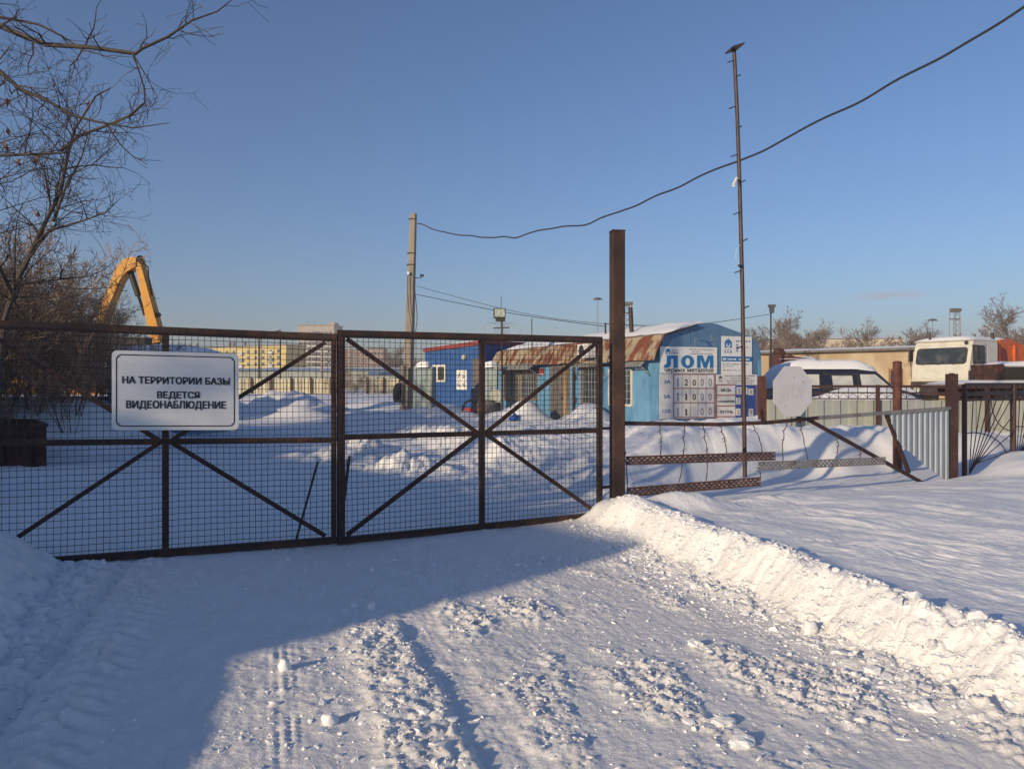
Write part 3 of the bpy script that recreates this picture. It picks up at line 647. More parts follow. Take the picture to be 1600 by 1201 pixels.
slotted('slotted_board', (974, 719), (1207, 711.5), .11, .115, 'perfrust', 'upper rusty slotted board at the post')
slotted('slotted_board', (1180, 727.5), (1379, 719), .115, .115, 'perfgrey', 'grey slotted board reaching the slanting strut')
slotted('slotted_board', (976, 768), (1184, 751), .115, .12, 'perfrust', 'low rusty slotted board sunk in snow')
for p, q in (((1262, 654), (1448, 757)), ((1386, 645), (1422, 738))):
    mb = MB(); mb.beam(bw(*p, off=-.02), bw(*q, off=-.02), .045, .05, up=BN); mb.build('strut', M['brownpaint'], br)
rng = random.Random(5)
for x0, y0, x1, y1, barbs in ((973, 700, 977, 770, 0), (1027, 663, 1028, 712, 2), (1066, 664, 1058, 752, 1), (1095, 664, 1100, 750, 1), (1122, 664, 1132, 710, 2), (1172, 662, 1187, 708, 0),
                              (1227, 658, 1220, 722, 1), (1247, 657, 1259, 721, 0), (1304, 678, 1301, 719, 3), (1341, 702, 1339, 717, 2), (1180, 730, 1183, 750, 0)):
    mb = MB(); a, b = bw(x0, y0, .03), bw(x1, y1, .045); k = 9
    bend = rng.uniform(-.05, .05)
    pts = [a.lerp(b, i / k) + BD * (bend * math.sin(math.pi * i / k) + .008 * math.sin(i * 2.6)) + BN * .01 * math.sin(i * 2.1) for i in range(k + 1)]
    mb.tube(pts, .0055, 5); mb.tube([p + BD * .006 * math.cos(i * 1.6) + BN * .006 * math.sin(i * 1.6) for i, p in enumerate(pts)], .004, 4)
    for j in range(barbs + 1):
        p = pts[int(k * (.25 + .6 * j / (barbs + 1)))]; mb.tube([p + V((-.03, 0, -.012)), p + V((.025, 0, .02))], .0035, 4)
    mb.build('barbed_strand', M['barb'], br)

# octagonal road sign with a whitewashed face, wired on top of the rail
t, zc = bp.at(1230, 611); oc = bp.pt(t, zc, .09)
sa = V((.86, .5, 0)); sa = V((math.cos(R(18)), math.sin(R(18)), 0)); sn = V((sa.y, -sa.x, 0))
r = thing('octagon_sign', (oc.x, oc.y, zc - .4), 'blank whitewashed octagonal road sign fixed on the barrier rail', 'sign')
rr = .372; mb = MB()
octp = [(rr * math.cos(R(22.5 + 45 * k)) * .92, rr * math.sin(R(22.5 + 45 * k))) for k in range(8)]
mb.prism(octp, oc, sa, UP, sn, 0, .006); mb.build('plate', M['octa'], r)
osp = Plane((oc.x, oc.y), sa, sn)
mb = MB()
for p in ((1187, 640, 1190, 662), (1246, 648, 1247, 660)):
    mb = MB(); mb.beam(bw(p[0], p[1], .03), bw(p[2], p[3], .03), .05, .02, up=BN); mb.build('bracket', M['brownpaint'], r)
text_on(osp, -.22, .2, zc - .10, zc + .10, 'STOP', M['octafaint'], 'faint_lettering', r, .02, .0075)
for u, w in ((.02, .19), (.17, .13), (-.12, -.2)): mb = MB(); mb.tube([osp.pt(u, zc + w, .004), osp.pt(u, zc + w, .010)], .007, 6); mb.build('rivet', M['gate'], r)

# loose corrugated sheet closing the end of the barrier
t0, _ = bp.at(1388, 640); t1, _ = bp.at(1482, 640); L = t1 - t0
ztl, ztr = bp.at(1388, 647)[1], bp.at(1482, 637.5)[1]
zl1 = bp.at(1398, 688)[1]; zr1 = bp.at(1482, 754)[1]
mb = MB()
def zlo(t):
    f = t / L
    k1 = .14
    return (bp.at(1388, 650)[1] + (zl1 - bp.at(1388, 650)[1]) * f / k1) if f < k1 else zl1 + (zr1 - zl1) * min(1, (f - k1) / (1 - k1)) ** .9
corrugated(mb, bp.pt(t0, 0, .0), BD, BN, L, zlo, lambda t: ztl + (ztr - ztl) * t / L, .135, .016)
o = mb.build('corrugated_sheet', M['zinc'], None)
tag(o, 'torn bluish galvanised corrugated sheet between the slanting strut and a square rusty post', 'metal sheet')

def post(px, ytop, ybase, Y, w, m, label, name='fence_post', sq=True, group=None):
    p0 = P(px, ybase, Y); p1 = P(px, ytop, Y); p0.z = min(p0.z, .0) - .1
    mb = MB()
    if sq: mb.beam(p0, p1, w, w, up=(0, 1, 0))
    else: mb.tube([p0, p1], w / 2, 14)
    mb.lathe([(w * .35, 0), (w * .3, .012), (.0, .014)], (p1.x, p1.y, p1.z), 10)
    o = mb.build(name, M[m], None); tag(o, label, 'post', group); return o
post(1487, 584, 752, 12.25, .135, 'brownpaint', 'square brown post at the outer edge of the loose corrugated sheet', sq=True)
post(1402, 565, 700, 13.6, .15, 'redrust', 'red brown pipe post standing behind the corrugated sheet', sq=False)
post(1191, 588, 700, 17.2, .15, 'redrust', 'rusty orange post beside the corner of the pale blue cabin')

# sheet metal fence with a forged top, further back
FA = V(P(1188, 0, 18.8)); FA.z = 0; FB = V(P(1770, 0, 17.4)); FB.z = 0; FD = (FB - FA); FL = FD.length; FD.normalize(); FN = V((FD.y, -FD.x, 0)); fp = Plane(FA, FD, FN)
r = thing('sheet_fence', FA, 'low fence of faded grey corrugated sheets with a brown forged top band', 'fence')
zt = 1.17; mb = MB(); corrugated(mb, fp.pt(0, 0, 0), FD, FN, FL, -.1, zt, .38, .045); mb.build('sheet', M['olive'], r)
for zz, h in ((1.50, .06), (1.345, .035), (1.20, .03)):
    mb = MB(); mb.beam(fp.pt(.9, zz, .05), fp.pt(FL, zz, .05), .04, h); mb.build('rail', M['brownpaint'], r)
mb = MB(); k = 0; t = .95
while t < FL - .2:
    mb.beam(fp.pt(t, 1.21, .05), fp.pt(t, 1.49, .05), .014, .014, up=FD)
    mb.beam(fp.pt(t, 1.22, .05), fp.pt(t + .11, 1.335, .05), .01, .01); mb.beam(fp.pt(t + .22, 1.22, .05), fp.pt(t + .11, 1.335, .05), .01, .01)
    t += .22
mb.build('forged_bars', M['brownpaint'], r)
for px in (1370, 1540, 1690):
    t, _ = fp.at(px, 600); mb = MB(); mb.beam(fp.pt(t, -.2, .08), fp.pt(t, 1.54, .08), .08, .08, up=FD); mb.build('upright', M['brownpaint'], r)

# sunburst fence panel in front of it
UA = V(P(1507, 0, 12.75)); UA.z = 0; UB = V(P(1583, 0, 14.6)); UB.z = 0; UD = (UB - UA); UL = UD.length; UD.normalize(); UN = V((UD.y, -UD.x, 0)); up_ = Plane(UA, UD, UN)
r = thing('sunburst_panel', UA, 'brown fence panel with fanned rods and arcs like a rising sun', 'fence')
sec = [(0, UL), (UL, 2 * UL)]
for t, w in ((0, .065), (UL, .085), (2 * UL, .085)):
    mb = MB(); mb.beam(up_.pt(t, -.15), up_.pt(t, 1.57), w, w, up=UD); mb.build('upright', M['brownpaint'], r)
for zz, h in ((1.56, .06), (1.40, .07), (1.29, .03)):
    mb = MB(); mb.beam(up_.pt(.05, zz), up_.pt(2 * UL, zz), .035, h); mb.build('rail', M['brownpaint'], r)
mb = MB()
for a0, a1 in sec:
    for i in range(1, 9): mb = MB(); mb.tube([up_.pt(a0 + (a1 - a0) * i / 9, 1.30), up_.pt(a0 + (a1 - a0) * i / 9, 1.55)], .008, 5); mb.build('short_rod', M['brownpaint'], r)
mb = MB()
for a0, a1 in sec:
    w = a1 - a0
    for i in range(9):
        f = i / 8; tx = a0 + w * (.16 + .84 * min(1, f * 1.5)); tz = 1.29 if f < .62 else 1.29 - (f - .62) / .38 * 1.0
        mb = MB(); mb.tube([up_.pt(a0 + w * (.09 + .03 * i / 2), .02 + .02 * i), up_.pt(min(tx, a1 - .04), tz)], .009, 5); mb.build('fan_rod', M['brownpaint'], r)
mb = MB()
for a0, a1 in sec:
    w = a1 - a0
    mb = MB(); mb.tube([up_.pt(a0 + .03 + w * .86 * math.sin(R(a)), .02 + .72 * math.cos(R(a)), .02) for a in range(0, 86, 8)], .010, 5); mb.build('arc', M['brownpaint'], r)
    mb = MB(); mb.tube([up_.pt(a1 - .03 - w * .5 * math.cos(R(a)), 1.29 - .62 * math.sin(R(a)), .02) for a in range(0, 91, 9)], .010, 5); mb.build('arc', M['brownpaint'], r)

# ------------------------------------------------------------------ thin climbing mast, and the concrete power pole
mb0 = thing('climbing_mast', P(1164, 712, 10.75), 'very tall thin brown mast with step pegs, tin plate top and white camera', 'mast')
MY = 10.75
line = [P(x, y, MY) for x, y in ((1164, 745), (1162, 600), (1160, 450), (1156, 300), (1152, 180), (1147, 78))]
mb = MB(); mb.tube(line, [.031, .031, .030, .029, .028, .028], 8); mb.build('pole', M['mast'], mb0)
mb = MB(); c = line[-1]; mb.box(c + V((.01, 0, .02)), (.19, .24, .018), (V((.93, .2, .36)).normalized(), V((-.2, .98, 0)).normalized(), V((-.36, 0, .93)).normalized())); mb.build('top_plate', M['mast'], mb0)
mb = MB()
for (x, y), dx in (((1148, 94), -11), ((1149, 121), 8), ((1150, 166), -11), ((1152, 201), 7), ((1153, 241), -11), ((1156, 286), 8), ((1158, 331), -12), ((1160, 377), 8), ((1160, 422), -12), ((1161, 482), 9), ((1162, 540), -10)):
    p = P(x, y, MY); q = P(x + dx, y + (5 if dx < 0 else -5) * .8, MY - (.1 if dx < 0 else -.1)); mb = MB(); mb.beam(p, q, .014, .014); mb.build('step_peg', M['mast'], mb0)
mb = MB(); mb.tube([P(1151, 279, MY - .12), P(1146, 290, MY - .25)], .024, 10); mb.tube([P(1152, 279, MY - .02), P(1150, 280, MY - .14)], .012, 6)
mb.build('camera', M['plastic'], mb0)
mb = MB(); mb.tube([P(1159, 378, MY), P(1151, 390, MY - .05), P(1149, 402, MY - .05), P(1156, 414, MY)], .0025, 5); mb.build('loose_wire', M['plastic'], mb0)
mb = MB(); mb.box(P(1156, 415, MY - .04), (.04, .05, .03)); mb.build('junction_box', M['cable'], mb0)

PY = 32.0
r = thing('power_pole', P(636, 650, PY), 'tall tapering concrete power pole behind the gate, cable fixed at its head', 'pole')
mb = MB()
def polesec(px, py, w0):
    c = P(px, py, PY); return [c + V((sx * w0 * k, sy * w0 * .85, 0)) for sx, sy, k in ((-1, -.6, .8), (-.65, -1, 1), (.65, -1, 1), (1, -.6, .95), (1, 1, 1), (-1, 1, 1))]
secs = [polesec(635, 660, .235), polesec(640, 500, .195), polesec(645.5, 334, .145)]
vs = [p for s in secs for p in s]; fs = [(i * 6 + k, i * 6 + (k + 1) % 6, (i + 1) * 6 + (k + 1) % 6, (i + 1) * 6 + k) for i in range(2) for k in range(6)] + [tuple(range(12, 18))]
mb.add(vs, fs); mb.build('shaft', M['concrete'], r)
mb = MB()
for y, w in ((343, .15), (396, .165), (414, .17)): c = P(645.3 - (y - 334) * .033, y, PY); mb = MB(); mb.box(c, (w * 2.05, w * 2.0, .035)); mb.build('clamp_band', M['steel'], r)
mb = MB(); a = P(648, 434, PY - .1); mb.tube([a, a + V((.3, 0, 0)), a + V((.3, 0, .12))], .018, 6); mb.build('insulator_arm', M['steel'], r)
mb = MB(); mb.lathe([(.0, -.07), (.07, -.07), (.035, 0), (.07, .07), (0, .07)], a + V((.31, 0, .1)), 10, (1, 0, 0)); mb.build('insulator', M['cable'], r)
mb = MB(); mb.tube([P(648, y, PY - .25) + V((dx, 0, 0)) for y, dx in ((450, .0), (470, .05), (490, .1), (505, .09), (518, .03), (524, -.05), (515, -.12))], .016, 6)
mb.tube([P(637.5, y, PY - .26) + V((dx, 0, 0)) for y, dx in ((430, -.02), (460, -.02), (485, .04), (500, .1), (520, .16), (600, .1))], .014, 5); mb.build('hanging_cable', M['cable'], r)
mb = MB(); mb.box(P(638, 427, PY - .2), (.1, .12, .12)); mb.build('junction_box', M['plastic'], r)
# strut stub and coil beside the pole
mb = MB(); mb.tube([P(629, 640, 31.5), P(630, 571, 31.5)], .11, 10); o = mb.build('pole_stub', M['concrete'], None); tag(o, 'short concrete stub post beside the foot of the power pole', 'post')
mb = MB()
for k in range(6):
    c = P(622, 615, 31.2) + V((.05 * k - .1, -.03 * k, .04 * (k % 3))); mb.tube([c + V((.09 * math.cos(R(a)), .06 * math.sin(R(a)), .36 * math.sin(R(a)))) for a in range(0, 361, 24)], .03, 5, False)
o = mb.build('cable_coil', M['cable'], None); tag(o, 'dark coil of cable hung by the concrete stub post', 'cable coil')

# cables
def cable(pts, rad, label, n=6, wob=0., seed=0):
    pts = [V(p) for p in pts]; out = []
    for i in range(len(pts) - 1):                          # Catmull-Rom
        p0, p1, p2, p3 = pts[max(i - 1, 0)], pts[i], pts[i + 1], pts[min(i + 2, len(pts) - 1)]
        for k in range(14):
            t = k / 14; q = .5 * ((2 * p1) + (p2 - p0) * t + (2 * p0 - 5 * p1 + 4 * p2 - p3) * t * t + (3 * p1 - p0 - 3 * p2 + p3) * t ** 3)
            out.append(q + V((0, 0, wob * mnoise.noise(q * .9 + V((seed, 0, 0))))))
    out.append(pts[-1]); mb = MB(); mb.tube(out, rad, n); o = mb.build('overhead_cable', M['cable'], None, True); tag(o, label, 'cable'); return o
cable([P(652, 347, 31.8), P(700, 363, 29.3), P(757, 370, 26.8), P(820, 367, 24.5), P(905, 350, 22), P(1000, 319, 19.6), P(1148, 253, 16.8), P(1300, 182, 14.5), P(1450, 97, 12.6), P(1600, 8, 11.1), P(1800, -115, 9.6)], .022, 'thick sagging black cable from the concrete pole head up across the sky', 8, .10)
W1, W2 = P(946, 506, 27.5), P(946, 510, 27.3)
cable([P(651, 447, 31.8), P(780, 481, 29.5), P(870, 498, 28.3), W1], .010, 'upper of the two thin wires between the concrete pole and the cabin', 5)
cable([P(651, 460, 31.8), P(780, 486, 29.5), P(870, 500, 28.3), W2], .014, 'lower of the two thin wires between the concrete pole and the cabin', 5)
cable([W1, P(1040, 509, 30), P(1120, 503, 34), P(1203, 491, 40)], .014, 'thin wire from the cabin chimney to the small floodlight pole', 5)
# ------------------------------------------------------------------ pale blue site cabin with price boards
CO = (4.29, 22.0); CA = (.93, .37); gp = Plane(CO, CA, (.37, -.93)); sp = Plane(CO, (-.37, .93), (-.93, -.37))
CB = V((-.37, .93, 0)).normalized(); CLEN = 13.6
cab = thing('site_cabin', (CO[0], CO[1], 0), 'long pale blue cabin with rust streaked roof edge, price boards on its end wall', 'cabin')
outl = [gp.at(*p) for p in ((1030, 560), (1032, 540), (1037, 524), (1075, 512.5), (1087, 508), (1098, 505), (1109, 504), (1120, 506), (1160, 521), (1176, 527), (1184, 536), (1190, 552))]
s_r = gp.at(1189, 600)[0]
body = [(0.0, -.3), (0.0, outl[0][1])] + outl[1:-1] + [(s_r, outl[-1][1]), (s_r, -.3)]
mb = MB(); mb.prism(body, gp.o, gp.a, UP, gp.n, -.05, 0); mb.build('end_wall', M['bluewall'], cab)
mb = MB(); mb.prism([(a, b - .004) for a, b in body], gp.o + CB * .05, gp.a, UP, CB, 0, CLEN - .05); mb.build('wall', M['bluewallside'], cab)
# seams on the end wall
mb = MB()
for px in (1064, 1077, 1143): t = gp.at(px, 540)[0]; gp.slab(mb, t, t + .02, .2, gp.at(px, 511 if px < 1100 else 516)[1], .0, .012)
mb.build('wall_seam', M['bluewall'], cab)
for a_ in ((s_r - .10, s_r, -.2, 2.3), (0, .07, -.2, 2.35)): mb = MB(); gp.slab(mb, *a_, 0, .02); mb.build('corner_board', M['bluewallside'], cab)
# roof: rust streaked edge strip of separate sheets, then a snow covered top
e0, e1, e2 = outl[0], outl[2], outl[4]
rng = random.Random(3); mb = MB(); t = -.15; i = 0
while t < CLEN:
    L = .92; dz = rng.uniform(-.03, .03); k = rng.uniform(.0, .06)
    q = lambda s, z, tt: gp.pt(s, z) + CB * tt
    a = [(e0[0] - .22 - k, e0[1] - .02 + dz), (e0[0] - .12 - k, e0[1] + .22 + dz * .5), (e1[0] - .05, e1[1] + .02), (e2[0], e2[1] + .03)]
    rows = [[q(s, z, t + f * L) + gp.a * (-.02 if f in (0, 1) else 0) for s, z in a] for f in (0, .1, .5, .9, 1)]
    mb.sheet(rows); mb.sheet([[p - V((0, 0, .012)) for p in rr_] for rr_ in rows])
    t += L + .004; i += 1
mb.build('roof_edge', M['rustroof'], cab)
mb = MB(); top_s = gp.at(1109, 504)[0]; aa = V((CA[0], CA[1], 0)).normalized()
oo = gp.pt(e1[0] + .05, e1[1] + .0); 
rows = []
for i in range(40):
    tt = .05 + (CLEN - .1) * i / 39; row = []
    for j in range(12):
        f = j / 11; s = e1[0] + .02 + f * (2 * (top_s - e1[0]))
        rise = (gp.at(1109, 504)[1] - e1[1]) * (1 - abs(2 * f - 1))
        p = gp.pt(s, e1[1] + rise) + CB * tt
        th = .2 * (1 - abs(2 * f - 1) ** 5) * (.75 + .5 * mnoise.noise(p * .9) + .25 * mnoise.noise(p * 3)) * (1 if 0 < i < 39 else .55)
        if f > .36 and i == 0: th *= max(0, 1 - (f - .36) * 9)
        if f > .36 and i in (1, 2): th *= .6
        row.append(p + UP * (max(th, .03) if 0 < j < 11 else -.03))
    rows.append(row)
mb.sheet(rows); mb.build('roof_snow', M['snow'], cab, True)
# stove pipe, antenna
mb = MB(); a = P(988, 512, 25.2); b = P(985, 480, 25.2); a.z -= .6; mb.tube([a, b], .075, 12); mb.build('stove_pipe', M['steel'], cab)
mb = MB(); a = P(831, 530, 31.5); a.z -= .5; mb.tube([a, P(831, 497, 31.5)], .018, 6); mb.build('antenna', M['steel'], cab)
mb = MB(); a = P(946, 530, 27); mb.tube([a, P(946, 504, 27)], .03, 6); mb.build('wire_bracket', M['steel'], cab)
# windows along the side
def side_window(px0, py0, px1, py1, name, bars=True, fm='woodred', proud=.05):
    t1, t0, z0, z1 = sp.quad(px0, py0, px1, py1); t0, t1 = min(t0, t1), max(t0, t1)
    mb = MB(); w = .07
    for a in ((t0, t1, z1 - w, z1), (t0, t1, z0, z0 + w), (t0, t0 + w, z0 + w, z1 - w), (t1 - w, t1, z0 + w, z1 - w)): sp.slab(mb, *a, 0, proud)
    if name == 'porch_window': sp.slab(mb, (t0 + t1) / 2 - .03, (t0 + t1) / 2 + .03, z0 + w, z1 - w, 0, proud * .8)
    f = mb.build('window_frame', M[fm], cab)
    mb = MB(); sp.slab(mb, t0 + w, t1 - w, z0 + w, z1 - w, .004, .014); mb.build('pane', M['glass'], f)
    if bars:
        mb = MB(); n1 = max(3, int((t1 - t0) / .22))
        for i in range(1, n1): t = t0 + (t1 - t0) * i / n1; mb.beam(sp.pt(t, z0 + .02, proud + .02), sp.pt(t, z1 - .02, proud + .02), .016, .016, up=sp.n)
        for i in range(1, 5): z = z0 + (z1 - z0) * i / 5; mb.beam(sp.pt(t0 + .02, z, proud + .03), sp.pt(t1 - .02, z, proud + .03), .014, .014)
        mb.build('grille', M['zinc'], f)
    return t0, t1, z0, z1
side_window(909, 573, 942, 632, 'window'); side_window(952, 576, 989, 634, 'window', True, 'whiteframe')
side_window(788, 578, 812, 626, 'porch_window', True, 'wood'); side_window(814, 577, 840, 625, 'porch_window', True, 'wood')
def awning(px0, px1, py_top, py_bot, outw, label=None):
    ta, _ = sp.at(px0, 570); tb, _ = sp.at(px1, 570); zt = sp.at((px0 + px1) / 2, py_top)[1]; zb = sp.at((px0 + px1) / 2, py_bot)[1]
    mb = MB(); n1 = int(abs(tb - ta) / .05); rows = [[], []]
    for i in range(n1 + 1):
        t = ta + (tb - ta) * i / n1; w = .012 * math.sin(i * 1.6)
        rows[0].append(sp.pt(t, zt + w, .02)); rows[1].append(sp.pt(t, zb + w, outw))
    mb.sheet(rows); mb.sheet([[p - UP * .012 for p in q] for q in rows])
    for t in (ta, tb): mb.beam(sp.pt(t, zb - .3, .02), sp.pt(t, zb, outw - .05), .03, .03)
    mb.build('awning', M['greysheet'], cab)
awning(787, 846, 564, 578, .55); awning(974, 1016, 558, 573, .35); awning(905, 945, 561, 573, .3)
# door and its jamb
t1, t0, z0, z1 = sp.quad(862, 562, 884, 672); t0, t1 = min(t0, t1), max(t0, t1)
mb = MB(); sp.slab(mb, t0, t1, 0, z1, .0, .06); d = mb.build('door', M['doorgrey'], cab)
mb = MB(); sp.slab(mb, t0 + .08, t0 + .2, 1.0, 1.05, .07, .11); mb.build('handle', M['steel'], d)
ta = sp.at(889.5, 600)[0]; mb = MB(); sp.slab(mb, ta, t0 - .01, 0, z1, .0, .10); mb.build('door_jamb', M['wood'], cab)
tp = sp.at(899, 600)[0]; mb = MB(); mb.tube([sp.pt(tp, 0, .08), sp.pt(tp, 2.2, .08)], .045, 10)
for zz in (.9, 1.7): sp.slab(mb, tp - .12, tp + .02, zz, zz + .15, .02, .12)
mb.build('drain_pipe', M['darkrust'], cab)
t1, t0, z0, z1 = sp.quad(924, 538, 942, 559); a = abs(t1 - t0) / 2; tm = (t0 + t1) / 2
mb = MB(); sp.slab(mb, tm - a, tm + a, z0, z1, .28, .55); u = mb.build('air_conditioner', M['plastic'], cab)
mb = MB(); mb.lathe([(.19, 0), (.2, .012), (.17, .014), (.16, 0), (.1, .004), (0, .006)], sp.pt(tm + a * .2, (z0 + z1) / 2, .55), 20, sp.n); mb.build('fan_ring', M['grille'], u)
t, z = sp.at(846, 583); mb = MB(); sp.slab(mb, t - .25, t + .25, z - .09, z + .09, .0, .012); u = mb.build('house_number', M['paper'], cab)
mb = MB(); sp.slab(mb, t - .25, t + .25, z - .02, z + .2, .013, .018); sp.slab(mb, t - .25, t + .25, z - .09, z - .05, .013, .018); mb.build('number_band', M['redprint'], u)
mb = MB(); ta, z = sp.at(1008, 577); sp.slab(mb, ta, ta + .5, z, z + .05, 0, .06); mb.build('lamp_fitting', M['plastic'], cab)

# emblem of the scrap yard: blue dome with a white crescent and an arrow
def emblem(t, z, h, parent, m='blueprint', off=.016, captions=True):
    pl = gp; r0 = h * .5; cz = z + h * .42
    mb = MB(); pts = [(t + r0 * math.cos(R(a)), cz + r0 * math.sin(R(a))) for a in range(-20, 201, 10)]
    pts = [(t + r0 * .98, z)] + pts + [(t - r0 * .98, z)]
    pl.poly(mb, pts, off - .004, off); mb.build('emblem', M[m], parent)
    mb = MB(); o_, i_ = .56 * r0, .34 * r0
    ring = [(t + o_ * math.cos(R(a)), cz - .1 * h + o_ * math.sin(R(a))) for a in range(-215, 36, 10)] + [(t + i_ * math.cos(R(a)), cz - .06 * h + i_ * math.sin(R(a))) for a in range(35, -216, -10)]
    pl.poly(mb, ring, off + .001, off + .003)
    mb.build('emblem_crescent', M['signwhite'], parent)
    mb = MB(); pl.poly(mb, [(t - .13 * r0, cz - .1 * r0), (t + .13 * r0, cz - .1 * r0), (t + .13 * r0, cz + .7 * r0), (t + .34 * r0, cz + .6 * r0), (t, cz + 1.25 * r0), (t - .34 * r0, cz + .6 * r0), (t - .13 * r0, cz + .7 * r0)], off + .004, off + .006)
    mb.build('emblem_arrow', M[m], parent)
OFF = .012
def board(name, px0, py0, px1, py1, label, cat='sign', m='signwhite', off=0.02):
    t0, t1, z0, z1 = gp.quad(px0, py0, px1, py1)
    r = thing(name, gp.pt((t0 + t1) / 2, z0, off), label, cat, 'boards on the cabin end wall')
    mb = MB(); gp.slab(mb, t0, t1, z0, z1, off, off + .012); mb.build('panel', M[m], r)
    return r, t0, t1, z0, z1, off + .014
def gt(px, py): return gp.at(px, py)
# scrap iron board
r, t0, t1, z0, z1, f = board('scrap_sign', 1030.5, 542, 1119.5, 583, 'white board with big blue lettering for ferrous scrap metal, above the price table')
def big(a, b, shapes):
    ta, zb = gt(a, 574.8); tb, zt = gt(b, 555.3); mb = MB(); w, h = tb - ta, zt - zb
    for k, sh_ in enumerate(shapes):
        if sh_ == 'O':
            o_ = [(ta + w * (.5 + .5 * math.cos(R(x))), zb + h * (.5 + .52 * math.sin(R(x)))) for x in range(0, 360, 10)]; i_ = [(ta + w * (.5 + .17 * math.cos(R(x))), zb + h * (.5 + .30 * math.sin(R(x)))) for x in range(0, 360, 10)]
            n_ = len(o_); mb.add([gp.pt(*p, f + .003) for p in o_] + [gp.pt(*p, f + .003) for p in i_], [(q_, (q_ + 1) % n_, (q_ + 1) % n_ + n_, q_ + n_) for q_ in range(n_)])
        else: gp.poly(mb, [(ta + w * x, zb + h * y) for x, y in sh_], f, f + .003 + .001 * k)
    mb.build('big_lettering', M['blueprint'], r)
big(1036.5, 1058, [[(.2, 1), (1, 1), (1, 0), (.68, 0), (.68, .74), (.50, .74), (.50, .3), (.42, .08), (.25, 0), (0, .0), (0, .24), (.12, .27), (.2, .4)]])
big(1063, 1083.5, ['O'])
big(1088, 1113.5, [[(0, 0), (.22, 0), (.22, .72), (.40, 0), (.60, 0), (.78, .72), (.78, 0), (1, 0), (1, 1), (.66, 1), (.5, .42), (.34, 1), (0, 1)]])
ta, zb = gt(1037, 582.2); tb, zt = gt(1113.5, 576.2); text_on(gp, ta, tb, zb - .01, zt, 'черных металлов', M['black'], 'small_lettering', r, .014, f + .002)
t, z = gt(1042.5, 553.2); emblem(t, z, .175, r, off=f + .004)
mb = MB()
for i, (px0, px1, py) in enumerate(((1076, 1113, 545.8), (1080, 1092, 549.3), (1077, 1112, 552.6), (1048, 1059, 546.8), (1048, 1059, 549.2))): ta, z = gt(px0, py); tb, _ = gt(px1, py); scribble(gp, mb, ta, tb, z, .028, i, f + .002)
mb.build('fine_print', M['greyprint'], r)
mb = MB(); ta, z = gt(1048, 551.8); tb, _ = gt(1059, 551.8); scribble(gp, mb, ta, tb, z, .05, 9, f + .002); mb.build('company_line', M['blueprint'], r)
# price table
r, t0, t1, z0, z1, f = board('price_table', 1029.5, 584, 1116.5, 653.5, 'price table for three grades of scrap with five cards in each row', m='board', off=.018)
rows_ = (('3А', '12000', 584.5, 606), ('5А', '11000', 607.5, 628.5), ('12А', '11 00', 630, 651.5))
cols_ = [1051.5, 1064.5, 1077.3, 1089.5, 1102, 1114.5]
rng = random.Random(4)
for lab, digs, ya, yb in rows_:
    ta, zb = gt(1034 if len(lab) > 2 else 1036, (ya + yb) / 2 + 4.2); tb, zt = gt(1047.5 if len(lab) > 2 else 1046.5, (ya + yb) / 2 - 1.8)
    text_on(gp, ta, tb, zb, zt, lab, M['blueprint'], 'grade_lettering', r, .018, f + .002)
    for i, ch in enumerate(digs):
        ta, zb = gt(cols_[i] + .4, yb - .4); tb, zt = gt(cols_[i + 1] - .4, ya + 1)
        mb = MB(); gp.slab(mb, ta, tb, zb, zt, f, f + .006); c = mb.build('number_card', M['card'] if i in (1, 2) else M['board'], r)
        if ch == ' ': continue
        w = tb - ta; h = zt - zb; sz = .62 if i in (0, 3, 4) else .5; zz = zb + h * (.12 if i in (0, 3, 4) else rng.uniform(.14, .3)); ww = w * (.2 if ch == '1' else .44)
        text_on(gp, ta + (w - ww) / 2, ta + (w + ww) / 2, zz, zz + h * sz * .95, ch, M['black'] if i in (1, 2) else M['greyprint'], 'digit', c, 0 if ch == '1' else .006, f + .009)
        if ch == '1': mb = MB(); gp.slab(mb, ta + w * .33, ta + w * .7, zz - h * .03, zz + h * .02, f + .008, f + .010); mb.build('digit_foot', M['black'] if i in (1, 2) else M['greyprint'], c)
mb = MB()
def gline(mb, x0, y0, x1, y1, w=.018, o=0): mb.beam(gp.pt(*gt(x0, y0), f + .008 + o), gp.pt(*gt(x1, y1), f + .008 + o), .006, w, up=UP if abs(x1 - x0) > 1 else gp.a)
for y in (585, 606.5, 629, 651.8): gline(mb, cols_[0], y, cols_[-1], y)
for i, x in enumerate(cols_): 
    if i in (0, 5): gline(mb, x, 585, x, 651.8, .02)
mb.build('red_line', M['redprint'], r)
mb = MB()
for x in cols_[1:-1]: gline(mb, x, 585.4, x, 651.4, .014, -.003)
mb.build('cell_line', M['greyprint'], r)
